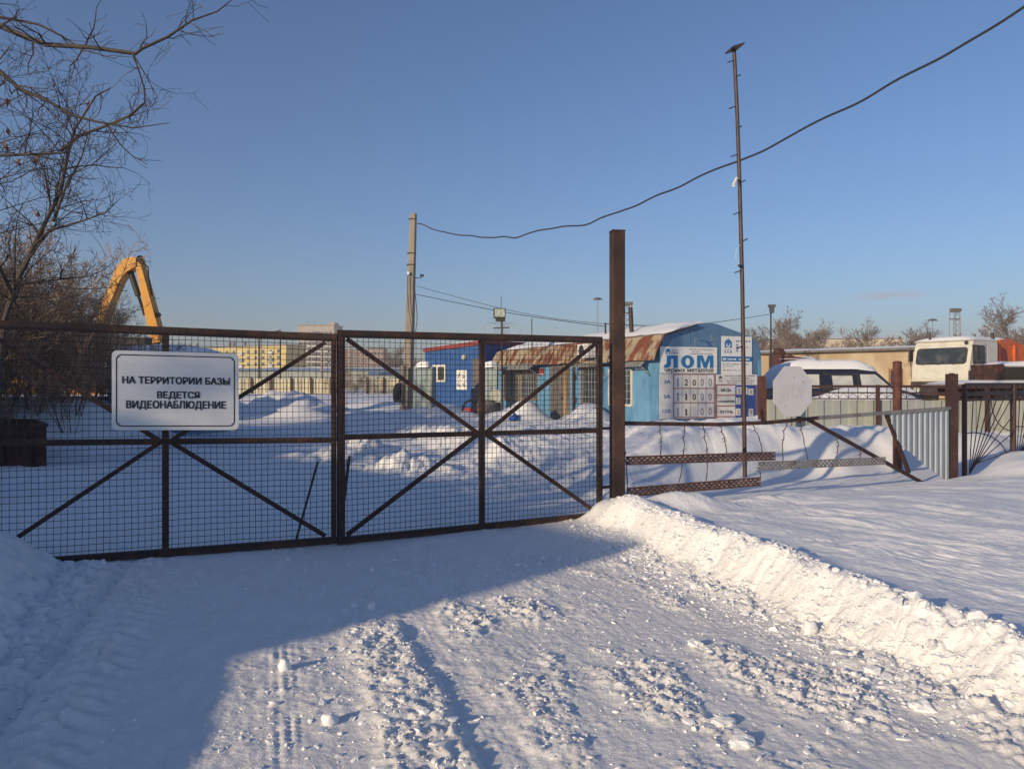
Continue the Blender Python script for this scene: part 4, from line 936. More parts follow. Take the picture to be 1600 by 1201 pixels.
# upper right board with contacts
r, t0, t1, z0, z1, f = board('contact_sign', 1126.5, 525.5, 1174, 586, 'tall white contact board with emblem and blue band, below the roof gable', off=.016)
t, z = gt(1136.8, 543); emblem(t, z, .27, r, off=f + .004)
mb = MB(); ta, zb = gt(1126.5, 564.3); tb, zt = gt(1174, 557.2); gp.slab(mb, ta, tb, zb, zt, f - .001, f + .003); mb.build('blue_band', M['blueprint'], r)
mb = MB()
for i, (a, b, y, h) in enumerate(((1128.5, 1133.5, 560.8, .07), (1136, 1151, 561, .055), (1153, 1170, 561.2, .05))): ta, z = gt(a, y); tb, _ = gt(b, y); scribble(gp, mb, ta, tb, z, h, 20 + i, f + .005)
mb.build('band_print', M['signwhite'], r)
mb = MB()
for i, (a, b, y, h) in enumerate(((1149, 1171, 533, .05), (1154, 1170, 542.5, .035), (1131, 1142, 546, .02), (1131, 1142.5, 549.8, .07))): ta, z = gt(a, y); tb, _ = gt(b, y); scribble(gp, mb, ta, tb, z, h, 30 + i, f + .003)
for k in range(4): ta, z = gt(1149, 538.5 + k * 3.2); tb, _ = gt(1152.4, 540); gp.slab(mb, ta, tb, z - .02, z + .014, f, f + .003)
mb.build('blue_print', M['blueprint'], r)
mb = MB()
for i, (a, b, y, h) in enumerate(((1128.5, 1168, 568.7, .034), (1128.5, 1146, 572, .02), (1128.5, 1131, 575, .02), (1128.5, 1150, 578.2, .036), (1152, 1160, 578.4, .02))): ta, z = gt(a, y); tb, _ = gt(b, y); scribble(gp, mb, ta, tb, z, h, 40 + i, f + .003)
mb.build('fine_print', M['greyprint'], r)
# lower right board: copper, aluminium, brass
r, t0, t1, z0, z1, f = board('metal_price_sign', 1117.5, 585, 1181.5, 661, 'price board for copper, aluminium and brass with deep blue number field', off=.036, m='board')
t, z = gt(1124, 592.5); emblem(t, z, .11, r, 'black', f + .004)
mb = MB()
for i, (a, b, y) in enumerate(((1131, 1179, 587.2), (1140, 1172, 591), (1133.5, 1176, 594.8), (1135, 1174, 598.3), (1121, 1127.3, 595.3))): ta, z = gt(a, y); tb, _ = gt(b, y); scribble(gp, mb, ta, tb, z, .035, 50 + i, f + .003)
mb.build('fine_print', M['greyprint'], r)
mb = MB(); ta, zb = gt(1147.3, 652.5); tb, zt = gt(1179, 601.2); gp.slab(mb, ta, tb, zb, zt, f - .001, f + .003); mb.build('number_field', M['navyprint'], r)
mb = MB(); 
for y in (601, 617.3, 634, 650.6): gline(mb, 1117.8, y, 1147.2, y, .025)
gline(mb, 1117.6, 601, 1117.6, 660, .022); gline(mb, 1180, 601, 1180, 652, .03)
mb.build('red_line', M['redprint'], r)
for body, a, b, ya, yb in (('МЕДЬ', 1125, 1140.5, 606.8, 612.5), ('АЛЮМИНИЙ', 1119.5, 1146, 624.2, 628.8), ('ЛАТУНЬ', 1123, 1143, 640.6, 645.6)):
    ta, zb = gt(a, yb); tb, zt = gt(b, ya); text_on(gp, ta, tb, zb, zt, body, M['black'], 'metal_lettering', r, .01, f + .003)
for ch, x0, x1, ya, yb in (('3', 1149, 1156.5, 604.5, 616), ('', 1158, 1166, 605, 616), ('0', 1167.3, 1175.3, 606.8, 617), ('7', 1148.2, 1155.3, 621, 631.5), ('', 1158, 1163, 621.5, 632.8), ('2', 1147.8, 1155, 638, 648.8), ('', 1157.5, 1163, 637.5, 650), ('0', 1168, 1175, 638, 649.2)):
    ta, zb = gt(x0, yb); tb, zt = gt(x1, ya); mb = MB(); gp.slab(mb, ta, tb, zb, zt, f + .004, f + .008); c = mb.build('number_card', M['card'], r)
    if ch: w = tb - ta; h = zt - zb; text_on(gp, ta + w * .3, ta + w * .72, zb + h * .18, zb + h * .78, ch, M['black'], 'digit', c, 0, f + .011)
# dark graffiti stroke on the gable
mb = MB()
def stroke(*pts): 
    for (a, b), (c, d) in zip(pts, pts[1:]): mb.beam(gp.pt(*gt(a, b), .004), gp.pt(*gt(c, d), .004), .004, .022, up=UP)
stroke((1096, 532.5), (1101, 532), (1107, 535), (1112, 535), (1115, 531.5)); stroke((1103, 534), (1110, 538), (1113, 540)); stroke((1108, 536), (1106, 539.5), (1112, 541))
mb.build('paint_scrawl', M['navyprint'], cab)

# ------------------------------------------------------------------ bright blue guard booth
BR = P(756, 0, 36); BL = P(664, 0, 38.6); bq = V((BR.x - BL.x, BR.y - BL.y, 0)); BW = bq.length; bq.normalize(); bn = V((bq.y, -bq.x, 0)); bpn = Plane(BL, bq, bn)
r = thing('guard_booth', (BL.x, BL.y, 0), 'bright blue guard booth with red roof trim and white notices on its wall', 'booth')
zl = bpn.at(664, 549)[1]; zr = bpn.at(756, 537)[1]; DEP = 4.6
mb = MB(); mb.prism([(0, .35), (BW, .35), (BW, zr), (0, zl)], bpn.o, bq, UP, bn, -DEP, 0)
for i in range(24): t = BW * (i + .5) / 24; bpn.slab(mb, t - .012, t + .012, .36, zl - .02, 0, .018)
bk = -bn
side = Plane(bpn.pt(BW, 0), bk, bq)
for i in range(24): t = DEP * (i + .5) / 24; side.slab(mb, t - .012, t + .012, .36, zr - .02, 0, .018)
mb.build('wall', M['booth'], r)
mb = MB(); mb.prism([(-.06, zl - .03), (BW + .06, zr - .03), (BW + .06, zr + .18), (-.06, zl + .16)], bpn.o, bq, UP, bn, .02, .08)
side.slab(mb, -.05, DEP + .1, zr - .03, zr + .18, .02, .07)
mb.build('roof_trim', M['redtrim'], r)
mb = MB(); mb.snow(bpn.pt(.0, zl + .14, .0), bq, bk, BW, DEP, .22, seed=2); mb.v = [(x, y, z + (zr - zl) * (V((x, y, 0)) - bpn.o).dot(bq) / BW) for x, y, z in mb.v]; mb.build('roof_snow', M['snow'], r, True)
mb = MB(); bpn.slab(mb, -.02, BW + .02, .0, .35, -.05, .03); mb.build('skirting', M['redskirt'], r)
t0, t1, z0, z1 = bpn.quad(671, 570, 697.5, 596.5)
mb = MB(); w = .1
for a in ((t0, t1, z1 - w, z1), (t0, t1, z0, z0 + w), (t0, t0 + w, z0 + w, z1 - w), (t1 - w, t1, z0 + w, z1 - w), ((t0 + t1) / 2 - .05, (t0 + t1) / 2 + .05, z0 + w, z1 - w)): bpn.slab(mb, *a, 0, .06)
f = mb.build('window_frame', M['whiteframe'], r); mb = MB(); bpn.slab(mb, t0 + w, t1 - w, z0 + w, z1 - w, .004, .02); mb.build('pane', M['glass'], f)
t0, t1, z0, z1 = bpn.quad(738.5, 560, 753, 640); t1 = min(t1, BW - .02); t0 = t1 - .55
mb = MB(); bpn.slab(mb, t0, t1, .36, z1, .018, .06); d = mb.build('door', M['doorgrey'], r); mb = MB(); bpn.slab(mb, t0 + .06, t0 + .2, 1.3, 1.36, .065, .12); mb.build('handle', M['zinc'], d)
mb = MB(); t, z = bpn.at(726, 558); mb.lathe([(.0, .12), (.1, .11), (.14, .05), (.15, 0)], bpn.pt(t, z, .018), 16, bn); mb.build('wall_lamp', M['lampglass'], r)
t0, t1, z0, z1 = bpn.quad(714, 578, 730, 608.5)
n_ = thing('wall_notice', bpn.pt(t0, z0, .02), 'white sheet of two printed notices on the bright blue booth wall', 'notice')
mb = MB(); bpn.slab(mb, t0, t1, z0, z1, .02, .03); mb.build('sheet', M['paper'], n_)
mb = MB(); rng = random.Random(9); W = t1 - t0; H_ = z1 - z0
for cx in (.25, .75):
    for cz in (.74, .3):
        for k in range(6): 
            u = t0 + W * (cx + rng.uniform(-.14, .14)); z = z0 + H_ * (cz + rng.uniform(-.13, .13)); a, b = rng.uniform(.02, .06), rng.uniform(.02, .07)
            bpn.slab(mb, u - a, u + a, z - b, z + b, .031, .034 + k * .0004)
mb.build('print', M['greyprint'], n_)
# sheet metal gate wings of the inner yard, standing open
def wing(pxs, ytop, ybot, Y0, Y1, label, snow=True):
    A, B = P(pxs[0], 0, Y0), P(pxs[1], 0, Y1); A.z = B.z = 0; a = (B - A); L = a.length; a.normalize(); n = V((a.y, -a.x, 0)); pl = Plane(A, a, n)
    zt = CZ - (ytop - CY) / F * (Y0 + Y1) / 2; zb = CZ - (ybot - CY) / F * (Y0 + Y1) / 2
    r = thing('gate_wing', A, label, 'gate', 'open sheet metal wings of the inner gate')
    mb = MB(); corrugated(mb, pl.pt(0, 0), a, n, L, zb - .15, zt, .33, .03); mb.build('sheet', M['greygreen'], r)
    mb = MB()
    for z in (zb + .35, zt - .3): pl.slab(mb, 0, L, z, z + .05, -.06, -.005)
    for t in (.03, L - .08): pl.slab(mb, t, t + .05, zb - .15, zt - .02, -.06, -.005)
    mb.build('frame', M['steel'], r)
    if snow: mb = MB(); mb.snow(pl.pt(L * .25, zt - .02, -.22), a, -n * -1, L * .55, .42, .26, seed=int(L * 9)); mb.build('snow_cap', M['snow'], r, True)
wing((643, 680), 573, 642, 34.0, 33.2, 'wide grey green metal gate wing capped with snow beside the concrete pole')
wing((755, 777), 573, 634, 32.5, 31.4, 'narrow grey metal gate wing capped with snow between booth and cabin')

# floodlight box on a mast wound with razor wire
r = thing('floodlight_mast', P(785, 655, 28), 'floodlight box on a thin mast wrapped in coils of razor wire', 'lamp')
mb = MB(); a = P(785, 660, 28); mb.tube([V((a.x, a.y, 0)), P(784, 500, 28)], .035, 8); mb.beam(P(771, 512.5, 28), P(796, 511.5, 28), .04, .04); mb.build('mast_pole', M['steel'], r)
mb = MB(); mb.bx(a.x - .33, a.x + .12, 27.8, 28.2, P(0, 497, 28).z, P(0, 482, 28).z); b = mb.build('lamp_box', M['shade'], r)
mb = MB(); mb.bx(a.x - .27, a.x + .09, 27.78, 27.798, P(0, 495.5, 28).z, P(0, 483.5, 28).z); mb.build('lamp_glass', M['lampglass'], b)
mb = MB(); mb.bx(a.x - .25, a.x + .1, 27.85, 28.1, P(0, 502, 28).z, P(0, 497.2, 28).z); mb.build('ballast_box', M['steel'], r)
mb = MB(); mb.tube([P(783, 482, 28), P(783, 462, 28)], .012, 5); mb.build('antenna', M['steel'], r)
mb = MB()
for k in range(7):
    cx = a.x - .42 + .14 * k; mb.tube([V((cx + .26 * math.cos(R(t)), 28 + .05 * math.sin(R(t) + k), P(0, 514, 28).z + .24 * math.sin(R(t)))) for t in range(0, 361, 20)], .007, 4, False)
mb.build('razor_wire', M['zinc'], r)

# junk in the snow before the cabin
def junk(name, mb, m, label, cat): o = mb.build(name, M[m], None); return tag(o, label, cat)
jx, jy = P(764, 0, 29).x, 29
mb = MB(); mb.lathe([(.0, 0), (.4, 0), (.47, .3), (.46, .55), (.40, .72), (.38, .72), (.36, .62)], (jx, jy, hz(jx, jy) - .05), 16); junk('steel_drum', mb, 'doorgrey', 'dark grey steel drum half buried in snow beside the narrow gate wing', 'drum')
jx, jy = P(775, 0, 28.8).x, 28.8
mb = MB(); z = P(0, 628, jy).z; mb.prism([(-.16, 0), (.16, 0), (.19, .34), (.12, .47), (-.14, .5), (-.2, .3)], (jx, jy, z), (1, 0, 0), UP, (0, -1, 0), -.12, .12); junk('pale_canister', mb, 'palebox', 'pale plastic canister standing on the junk heap by the cabin porch', 'canister')
jx, jy = P(803, 0, 26.5).x, 26.5; z = hz(jx, jy)
mb = MB(); rows = []
for i in range(9):
    rows.append([V((jx + (i / 8 - .5) * .36 + .03 * math.sin(j * 2.2), jy - .25 + (j / 6) * .4, hz(jx + (i / 8 - .5) * .36, jy - .25 + j / 6 * .4) + .05 + .20 * math.exp(-((i - 4) / 2.4) ** 2 - ((j - 3) / 2) ** 2) + .03 * math.sin(i * 1.7 + j * 2.3))) for j in range(7)])
mb.sheet(rows); junk('blue_tarp', mb, 'rag', 'small crumpled blue cloth dropped on the snow heap', 'cloth')
for px, pyt, pyb, dx, m, l in ((828, 627, 668, -8, 'green', 'green handled shovel leaning against the cabin porch'), (838, 626, 668, -3, 'steel', 'thin dark rod stuck upright in snow by the shovel'), (803, 606, 640, -6, 'steel', 'dark iron bar leaning in front of the porch windows')):
    Y = 27.6; a, b = P(px, pyt, Y), P(px + dx, pyb, Y - .35); mb = MB(); mb.tube([a, b], .022, 6)
    if m == 'green': mb.box(b + V((-.05, 0, .1)), (.26, .05, .36), (V((.97, 0, .2)), V((0, 1, 0)), V((-.2, 0, .97))))
    junk('shovel' if m == 'green' else 'iron_bar', mb, m, l, 'shovel' if m == 'green' else 'bar')
jx, jy = P(735, 0, 29.5).x, 29.5
mb = MB(); mb.tube([V((jx + .32 * math.cos(R(t)), jy, hz(jx, jy) + .05 + .5 * math.sin(R(t)))) for t in range(0, 181, 12)], .04, 6); junk('wheel_arch', mb, 'steel', 'dark bent hoop sticking out of snow before the booth door', 'hoop')

# ------------------------------------------------------------------ rusty skip at the yard's side
r = thing('skip', P(20, 725, 14.2), 'rusty brown open skip standing in shaded snow behind the gate', 'skip')
A = P(-95, 0, 13.9); B = P(72, 0, 13.9); A.z = B.z = 0; a = (B - A); L = a.length; a.normalize(); n = V((a.y, -a.x, 0)); pl = Plane(A, a, n)
zt = P(0, 664, 14).z; zb = .0
mb = MB()
def skp(t, z, o): return pl.pt(t, z, o)
o4 = [skp(.25, zb, -.25), skp(L - .14, zb, -.25), skp(L - 1.5, zb, -1.5), skp(.25, zb, -1.5)]; t4 = [skp(0, zt, 0), skp(L, zt, 0), skp(L - 1.35, zt, -1.8), skp(0, zt, -1.8)]
vs = o4 + t4; mb.add(vs, [(0, 1, 5, 4), (1, 2, 6, 5), (2, 3, 7, 6), (3, 0, 4, 7), (0, 1, 2, 3)])
inn = [p.lerp(sum(o4, V()) / 4, .05) + UP * .04 for p in o4] + [p.lerp(sum(t4, V()) / 4, .04) for p in t4]
mb.add(inn, [(0, 1, 5, 4), (1, 2, 6, 5), (2, 3, 7, 6), (3, 0, 4, 7), (0, 1, 2, 3)]); mb.build('shell', M['darkrust'], r)
mb = MB(); loop = t4 + [t4[0]]
for p, q in zip(loop, loop[1:]): mb.beam(p, q, .07, .06)
mb.build('rim', M['darkrust'], r)
mb = MB()
for f in (.3, .55, .8): mb.beam(skp(L * f, zb + .12, -.21 + .02), skp(L * f, zt - .18, -.03), .06, .05, up=a)
mb.build('rib', M['brownpaint'], r)
mb = MB(); mb.snow(skp(.0, zt - .2, -.08), a, (-n - a * .72).normalized(), L - .25, 1.9, .14, seed=4); mb.build('snow_load', M['snow'], r, True)

# container with snow, behind the notice
r = thing('storage_container', P(220, 0, 22), 'blue storage container under thick snow behind the notice on the gate', 'container')
x0, x1 = P(168, 0, 21.5).x, P(268, 0, 21.5).x + .3; zt = P(0, 553, 21.5).z
mb = MB(); mb.bx(x0, x1, 21.5, 25.0, .0, zt)
for i in range(14): x = x0 + (x1 - x0) * (i + .5) / 14; mb.bx(x - .035, x + .035, 21.47, 21.5, .1, zt - .1)
for i in range(18): y = 21.5 + 3.5 * (i + .5) / 18; mb.bx(x1, x1 + .03, y - .035, y + .035, .1, zt - .1)
mb.build('wall', M['turq'], r)
mb = MB(); mb.snow((x0 - .06, 21.42, zt - .02), V((1, 0, 0)), V((0, 1, 0)), x1 - x0 + .12, 3.7, .34, seed=6); mb.build('snow_cap', M['snow'], r, True)
mb = MB(); mb.bx(x0 + 1.0, x0 + 1.9, 21.46, 21.49, .1, zt - .25); d = mb.build('door', M['turq'], r); mb = MB(); mb.bx(x0 + 1.1, x0 + 1.15, 21.42, 21.46, 1.0, 1.3); mb.build('handle', M['steel'], d)

# ------------------------------------------------------------------ yellow excavator
EY = 31.0
r = thing('excavator', P(190, 0, EY), 'yellow excavator with its boom and stick folded like an upturned V', 'excavator')
def xz(pts): return [(P(a, b, EY).x, P(a, b, EY).z) for a, b in pts]
boom = xz([(140, 560), (146, 525), (149.5, 505), (152.7, 481), (167, 451.5), (182, 416), (193, 404.4), (206, 401), (212, 403), (212, 416), (196.6, 424.7), (187, 437), (170.6, 476), (160, 505), (156, 530), (152, 560)])
stick = xz([(208.5, 404), (211, 401), (216, 402), (221, 420.6), (233, 464.5), (246, 511.6), (249, 534), (236, 536), (232, 520), (229, 508), (222.6, 475.9), (212.9, 427)])
mb = MB(); mb.prism(boom, (0, EY, 0), (1, 0, 0), UP, (0, 1, 0), .0, .55); mb.build('boom', M['exc'], r)
mb = MB(); mb.prism(stick, (0, EY + .04, 0), (1, 0, 0), UP, (0, 1, 0), .0, .5); mb.build('stick', M['exc'], r)
mb = MB(); a, b = P(204, 425, EY + .25), P(226, 492, EY + .25); mb.tube([a, a.lerp(b, .55)], .12, 10); mb.tube([a.lerp(b, .5), b], .065, 8)
mb.build('hydraulic_ram', M['excdark'], r)
mb = MB(); mb.tube([P(219, 405, EY - .04), P(219, 405, EY + .62)], .16, 14); mb.tube([P(248, 492, EY - .06), P(248, 492, EY + .7)], .1, 12); mb.tube([P(214, 402, EY + .3), P(232, 418, EY + .3), P(232, 432, EY + .3), P(238, 462, EY + .3)], .025, 5); mb.build('pivot_pins', M['excdark'], r)
ex = P(150, 0, EY).x
mb = MB(); mb.prism([(ex - 3.6, 1.1), (ex + .6, 1.1), (ex + .8, 1.6), (ex + .2, 2.2), (ex - 3.3, 2.3), (ex - 3.8, 1.8)], (0, EY - .9, 0), (1, 0, 0), UP, (0, 1, 0), .0, 2.4); mb.build('body', M['exc'], r)
mb = MB(); mb.prism([(ex - 1.2, 1.6), (ex + .4, 1.6), (ex + .5, 2.6), (ex + .1, 3.1), (ex - 1.2, 3.1)], (0, EY - .95, 0), (1, 0, 0), UP, (0, -1, 0), .0, 1.0); c = mb.build('cab', M['exc'], r)
mb = MB(); mb.prism([(ex - 1.0, 2.0), (ex + .3, 2.0), (ex + .35, 2.6), (ex + .05, 2.95), (ex - 1.0, 2.95)], (0, EY - 1.95, 0), (1, 0, 0), UP, (0, -1, 0), .0, .02); mb.build('pane', M['glass'], c)
for k in (-1.2, 1.0):
    mb = MB(); pts = [(ex - 3.4 + .45 * math.cos(R(a)), .55 + .45 * math.sin(R(a))) for a in range(90, 271, 20)] + [(ex + .4 + .45 * math.cos(R(a)), .55 + .45 * math.sin(R(a))) for a in range(-90, 91, 20)]
    mb.prism(pts, (0, EY + k - .1, 0), (1, 0, 0), UP, (0, 1, 0), .0, .5); mb.build('track', M['excdark'], r)
mb = MB(); bx = P(243, 540, EY); mb.prism([(bx.x - .5, .2), (bx.x + .4, .1), (bx.x + .6, .8), (bx.x + .25, 1.7), (bx.x - .3, 1.7), (bx.x - .2, 1.0)], (0, EY - .3, 0), (1, 0, 0), UP, (0, 1, 0), .0, 1.1); mb.beam((bx.x, EY + .25, 1.6), P(242, 530, EY + .25), .3, .3, up=(0, 1, 0)); mb.build('bucket', M['excdark'], r)
mb = MB(); mb.bx(P(190, 0, 29).x, P(226, 0, 29).x, 29, 29.6, 0, P(0, 527.5, 29).z); o = mb.build('metal_cabinet', M['steel'], None); mb2 = MB(); mb2.bx(P(189, 0, 29).x, P(227, 0, 29).x, 28.95, 29.65, P(0, 527.4, 29).z, P(0, 526.2, 29).z); l_ = mb2.build('lid', M['greysheet'], o); tag(o, 'dark metal cabinet between the container and the excavator stick', 'cabinet')
# ------------------------------------------------------------------ dark blue van behind the fence
def wheel(x, y, z, rad, w, parent, ax=V((0, 1, 0))):
    mb = MB(); mb.lathe([(rad * .62, -w / 2), (rad * .95, -w / 2), (rad, -w * .3), (rad, w * .3), (rad * .95, w / 2), (rad * .62, w / 2)], (x, y, z), 24, ax); t = mb.build('wheel', M['tyre'], parent, True)
    mb = MB(); mb.lathe([(0, -w * .3), (rad * .3, -w * .32), (rad * .55, -w * .2), (rad * .63, -w * .42), (rad * .63, w * .42), (rad * .55, w * .2), (0, w * .25)], (x, y, z), 20, ax); mb.build('rim', M['rim'], t, True)
van = thing('van', (0, 0, 0), 'dark blue passenger van with thick snow on its roof, parked behind the sheet fence', 'van')
VW = 1.75
low = [(-.15, .45), (5.0, .45), (5.05, .95), (4.9, 1.2), (4.05, 1.42), (-.1, 1.42), (-.2, .9)]
mb = MB(); mb.prism(low, (0, 0, 0), (1, 0, 0), UP, (0, 1, 0), 0, VW)
mb.prism([(.46, 1.92), (.75, 2.06), (3.2, 2.10), (3.42, 1.98), (3.52, 1.88), (.42, 1.88)], (0, 0, 0), (1, 0, 0), UP, (0, 1, 0), .04, VW - .04)
def pillar(x0a, x1a, x0b, x1b):                             # bottom x range, top x range
    for y0 in (.03, VW - .09): mb.prism([(x0a, 1.40), (x1a, 1.40), (x1b, 1.90), (x0b, 1.90)], (0, y0, 0), (1, 0, 0), UP, (0, 1, 0), 0, .06)
pillar(-.09, .12, .40, .62); pillar(1.52, 1.62, 1.50, 1.62); pillar(1.62, 1.98, 1.62, 1.9); pillar(2.68, 2.95, 2.62, 2.86); pillar(3.98, 4.08, 3.40, 3.52)
mb.build('body', M['van'], van)
for (a, b, c, d), m in zip(((.12, 1.52, .62, 1.5), (1.98, 2.68, 1.9, 2.62), (2.95, 3.98, 2.86, 3.4)), ('glassfrostlit', 'glassfrostlit', 'glass')):
    mb = MB()
    mb.prism([(a, 1.42), (b, 1.42), (d, 1.88), (c, 1.88)], (0, .055, 0), (1, 0, 0), UP, (0, 1, 0), 0, .01); mb.build('side_window', M['glassfrostlit'] if m == 'glassfrostlit' else M['glassfrostlit'], van)
mb = MB(); mb.prism([(1.56, 1.36), (2.86, 1.36), (2.80, 1.90), (1.56, 1.90), (1.56, 1.85), (2.76, 1.85), (2.80, 1.42), (1.56, 1.42)], (0, -.006, 0), (1, 0, 0), UP, (0, 1, 0), .0, .02); mb.build('door_trim', M['grille'], van)
mb = MB(); mb.sheet([[V((4.03, .08, 1.43)), V((4.03, VW - .08, 1.43))], [V((3.47, .1, 1.9)), V((3.47, VW - .1, 1.9))]]); mb.build('windscreen', M['glassfrostlit'], van)
for x in (.85, 4.1):
    for y in (.1, VW - .1): wheel(x, y, .36, .36, .22, van)
for y in (.25, VW - .25): mb = MB(); mb.lathe([(0, .03), (.1, .02), (.12, 0)], (5.04, y, .9), 14, (1, 0, 0)); mb.build('headlight', M['lampglass'], van)
mb = MB(); mb.snow((.42, -.05, 2.06), V((1, 0, 0)), V((0, 1, 0)), 3.08, VW + .1, .33, .3, 11, 24, 10); mb.v = [(x, y, z - (.12 * max(0, x - 2.7))) for x, y, z in mb.v]; mb.build('roof_snow', M['snow'], van, True); mb = MB(); mb.snow((-.2, -.04, 1.40), V((.68, 0, .74)), V((0, 1, 0)), 1.0, VW + .08, .2, .3, 13); mb.build('tail_snow', M['snow'], van, True)
mb = MB(); mb.snow((3.95, .02, 1.38), V((1, 0, -.22)), V((0, 1, 0)), 1.05, VW - .04, .22, .3, 12); mb.build('bonnet_snow', M['snow'], van, True)
vp = P(1212, 0, 24.8); van.location = (vp.x, 24.8, .02); van.scale = (.95, .95, .98); van.rotation_euler = (0, 0, R(-2))

# ------------------------------------------------------------------ cream tipper truck
tr = thing('tipper_truck', (0, 0, 0), 'cream cab-over truck with orange tipper body and snow on its roof', 'truck')
prof = [(0, 1.55), (-.02, 2.15), (.0, 2.2), (.20, 3.02), (.34, 3.24), (.6, 3.29), (2.05, 3.29), (2.12, 3.2), (2.12, 1.55)]
mb = MB(); mb.prism(prof, (0, 0, 0), (0, 1, 0), UP, (1, 0, 0), -1.22, 1.22)
mb.bx(-1.25, 1.25, .22, 2.0, 3.2, 3.25)
cabn = mb.build('cab', M['cream'], tr)
cabn.modifiers.new('bevel', 'BEVEL').width = .085; cabn.modifiers['bevel'].segments = 3
sl = V((0, .2, .82)).normalized(); sn_ = V((0, -.82, .2)).normalized()
def front(mb, poly, o0, o1): return mb.prism(poly, (0, .0, 2.2), (1, 0, 0), sl, sn_, o0, o1)
mb = MB(); front(mb, rrect(-1.08, 1.08, .05, .76, .14), .004, .016); mb.build('windscreen_seal', M['grille'], tr)
mb = MB(); front(mb, rrect(-1.03, 1.03, .09, .72, .11), .0165, .022); ws = mb.build('windscreen', M['glass'], tr)
mb = MB()
for x in (-.75, -.1, .55): mb.beam((x, -.035, 2.24), (x + .5, .02, 2.40), .02, .02)
mb.build('wiper', M['grille'], tr)
mb = MB(); mb.bx(-1.2, 1.2, -.03, -.018, 1.66, 2.08); mb.build('front_panel', M['cream'], tr)
mb = MB(); mb.bx(-1.24, 1.24, -.06, .3, .98, 1.54); g_ = mb.build('bumper', M['grille'], tr)
for z in (1.12, 1.26, 1.40): mb = MB(); mb.bx(-.8, .8, -.075, -.062, z, z + .05); mb.build('grille_bar', M['grille'], tr)
mb = MB(); mb.prism([(-.24, 0), (.24, 0), (.24, .09), (.12, .1), (.06, .17), (-.05, .17), (-.1, .1), (-.24, .09)], (-.05, -.076, 1.30), (1, 0, 0), UP, (0, -1, 0), 0, .02); mb.build('maker_emblem', M['emblem'], tr)
for x in (-.98, .98): mb = MB(); mb.lathe([(0, .03), (.12, .02), (.14, 0)], (x, -.062, 1.2), 14, (0, -1, 0)); mb.build('headlight', M['lampglass'], tr)
def side_(mb, poly, o0, o1): return mb.prism(poly, (1.22, 0, 0), (0, 1, 0), UP, (1, 0, 0), o0, o1)
mb = MB(); side_(mb, rrect(.24, 1.12, 2.26, 3.02, .08), .004, .012); d = mb.build('window_seal', M['grille'], tr); mb = MB(); side_(mb, rrect(.29, 1.07, 2.31, 2.97, .05), .0125, .018); mb.build('side_window', M['glass'], d)
mb = MB(); side_(mb, rrect(1.3, 1.95, 2.26, 3.02, .08), .002, .010); mb.build('sleeper_panel', M['cream'], tr)
mb = MB(); mb.beam((1.225, 1.2, 1.6), (1.225, 1.2, 3.1), .012, .02, up=(1, 0, 0)); side_(mb, [(.3, 2.1), (.75, 2.05), (.75, 2.09), (.3, 2.14)], .02, .06); mb.build('door_handle', M['grille'], tr)
mb = MB(); mb.bx(1.38, 1.46, .12, .34, 2.45, 2.95); mb.tube([(1.2, .2, 3.0), (1.42, .2, 3.02), (1.42, .2, 2.3), (1.2, .3, 2.2)], .018, 6); mb.build('mirror', M['grille'], tr)
mb = MB(); mb.bx(-1.46, -1.38, .12, .34, 2.4, 2.9); mb.tube([(-1.2, .2, 3.0), (-1.42, .2, 3.02), (-1.42, .2, 2.2), (-1.2, .3, 2.2)], .018, 6); mb.build('mirror', M['grille'], tr)
mb = MB(); mb.bx(1.225, 1.30, -.1, .25, 1.55, 1.98); mb.build('corner_guard', M['grille'], tr)
mb = MB(); mb.snow((-1.25, .18, 3.25), V((1, 0, 0)), V((0, 1, 0)), 2.5, 1.95, .17, .3, 21, 14, 14); mb.build('roof_snow', M['snow'], tr, True)
mb = MB(); mb.tube([(-.6, .3, 3.2), (-.6, .3, 3.55)], .05, 8); mb.tube([(.95, 2.2, 3.0), (.95, 2.2, 3.6)], .07, 8); mb.build('exhaust_pipe', M['steel'], tr)
mb = MB(); mb.lathe([(0, .04), (.07, .03), (.08, 0)], (1.0, .16, 3.12), 10, (0, -1, .2)); mb.build('marker_lamp', M['grille'], tr)
mb = MB(); mb.prism([(2.45, 1.7), (2.30, 3.28), (3.1, 3.34), (4.0, 3.12), (6.6, 3.1), (6.3, 1.6), (5.2, 1.35), (3.2, 1.35)], (0, 0, 0), (0, 1, 0), UP, (1, 0, 0), -1.22, 1.22)
for y in (3.3, 4.3, 5.3, 6.2): mb.bx(1.22, 1.3, y, y + .12, 1.5, 3.08); mb.bx(-1.3, -1.22, y, y + .12, 1.5, 3.08)
mb.build('tipper_body', M['orange'], tr)
mb = MB(); mb.prism([(2.36, 1.72), (2.25, 3.1), (2.3, 3.12), (2.44, 1.72)], (0, 0, 0), (0, 1, 0), UP, (1, 0, 0), -1.2, 1.235); mb.prism([(2.4, 2.0), (2.36, 3.0), (2.75, 2.9), (2.95, 2.2)], (0, 0, 0), (0, 1, 0), UP, (1, 0, 0), 1.222, 1.236); mb.build('headboard', M['orangered'], tr)
mb = MB(); mb.snow((-1.1, 2.3, 3.28), V((1, 0, 0)), V((0, 1, 0)), 2.2, .9, .14, .3, 23); mb.build('body_snow', M['snow'], tr, True)
mb = MB(); mb.bx(-.5, .5, .3, 6.6, .95, 1.25); mb.build('chassis', M['grille'], tr)
for y in (.9, 4.2, 5.5):
    for x in (-1.0, 1.0): wheel(x, y, .85, .5, .32, tr, V((1, 0, 0)))
beta = R(60); C_ = P(1513, 0, 32)
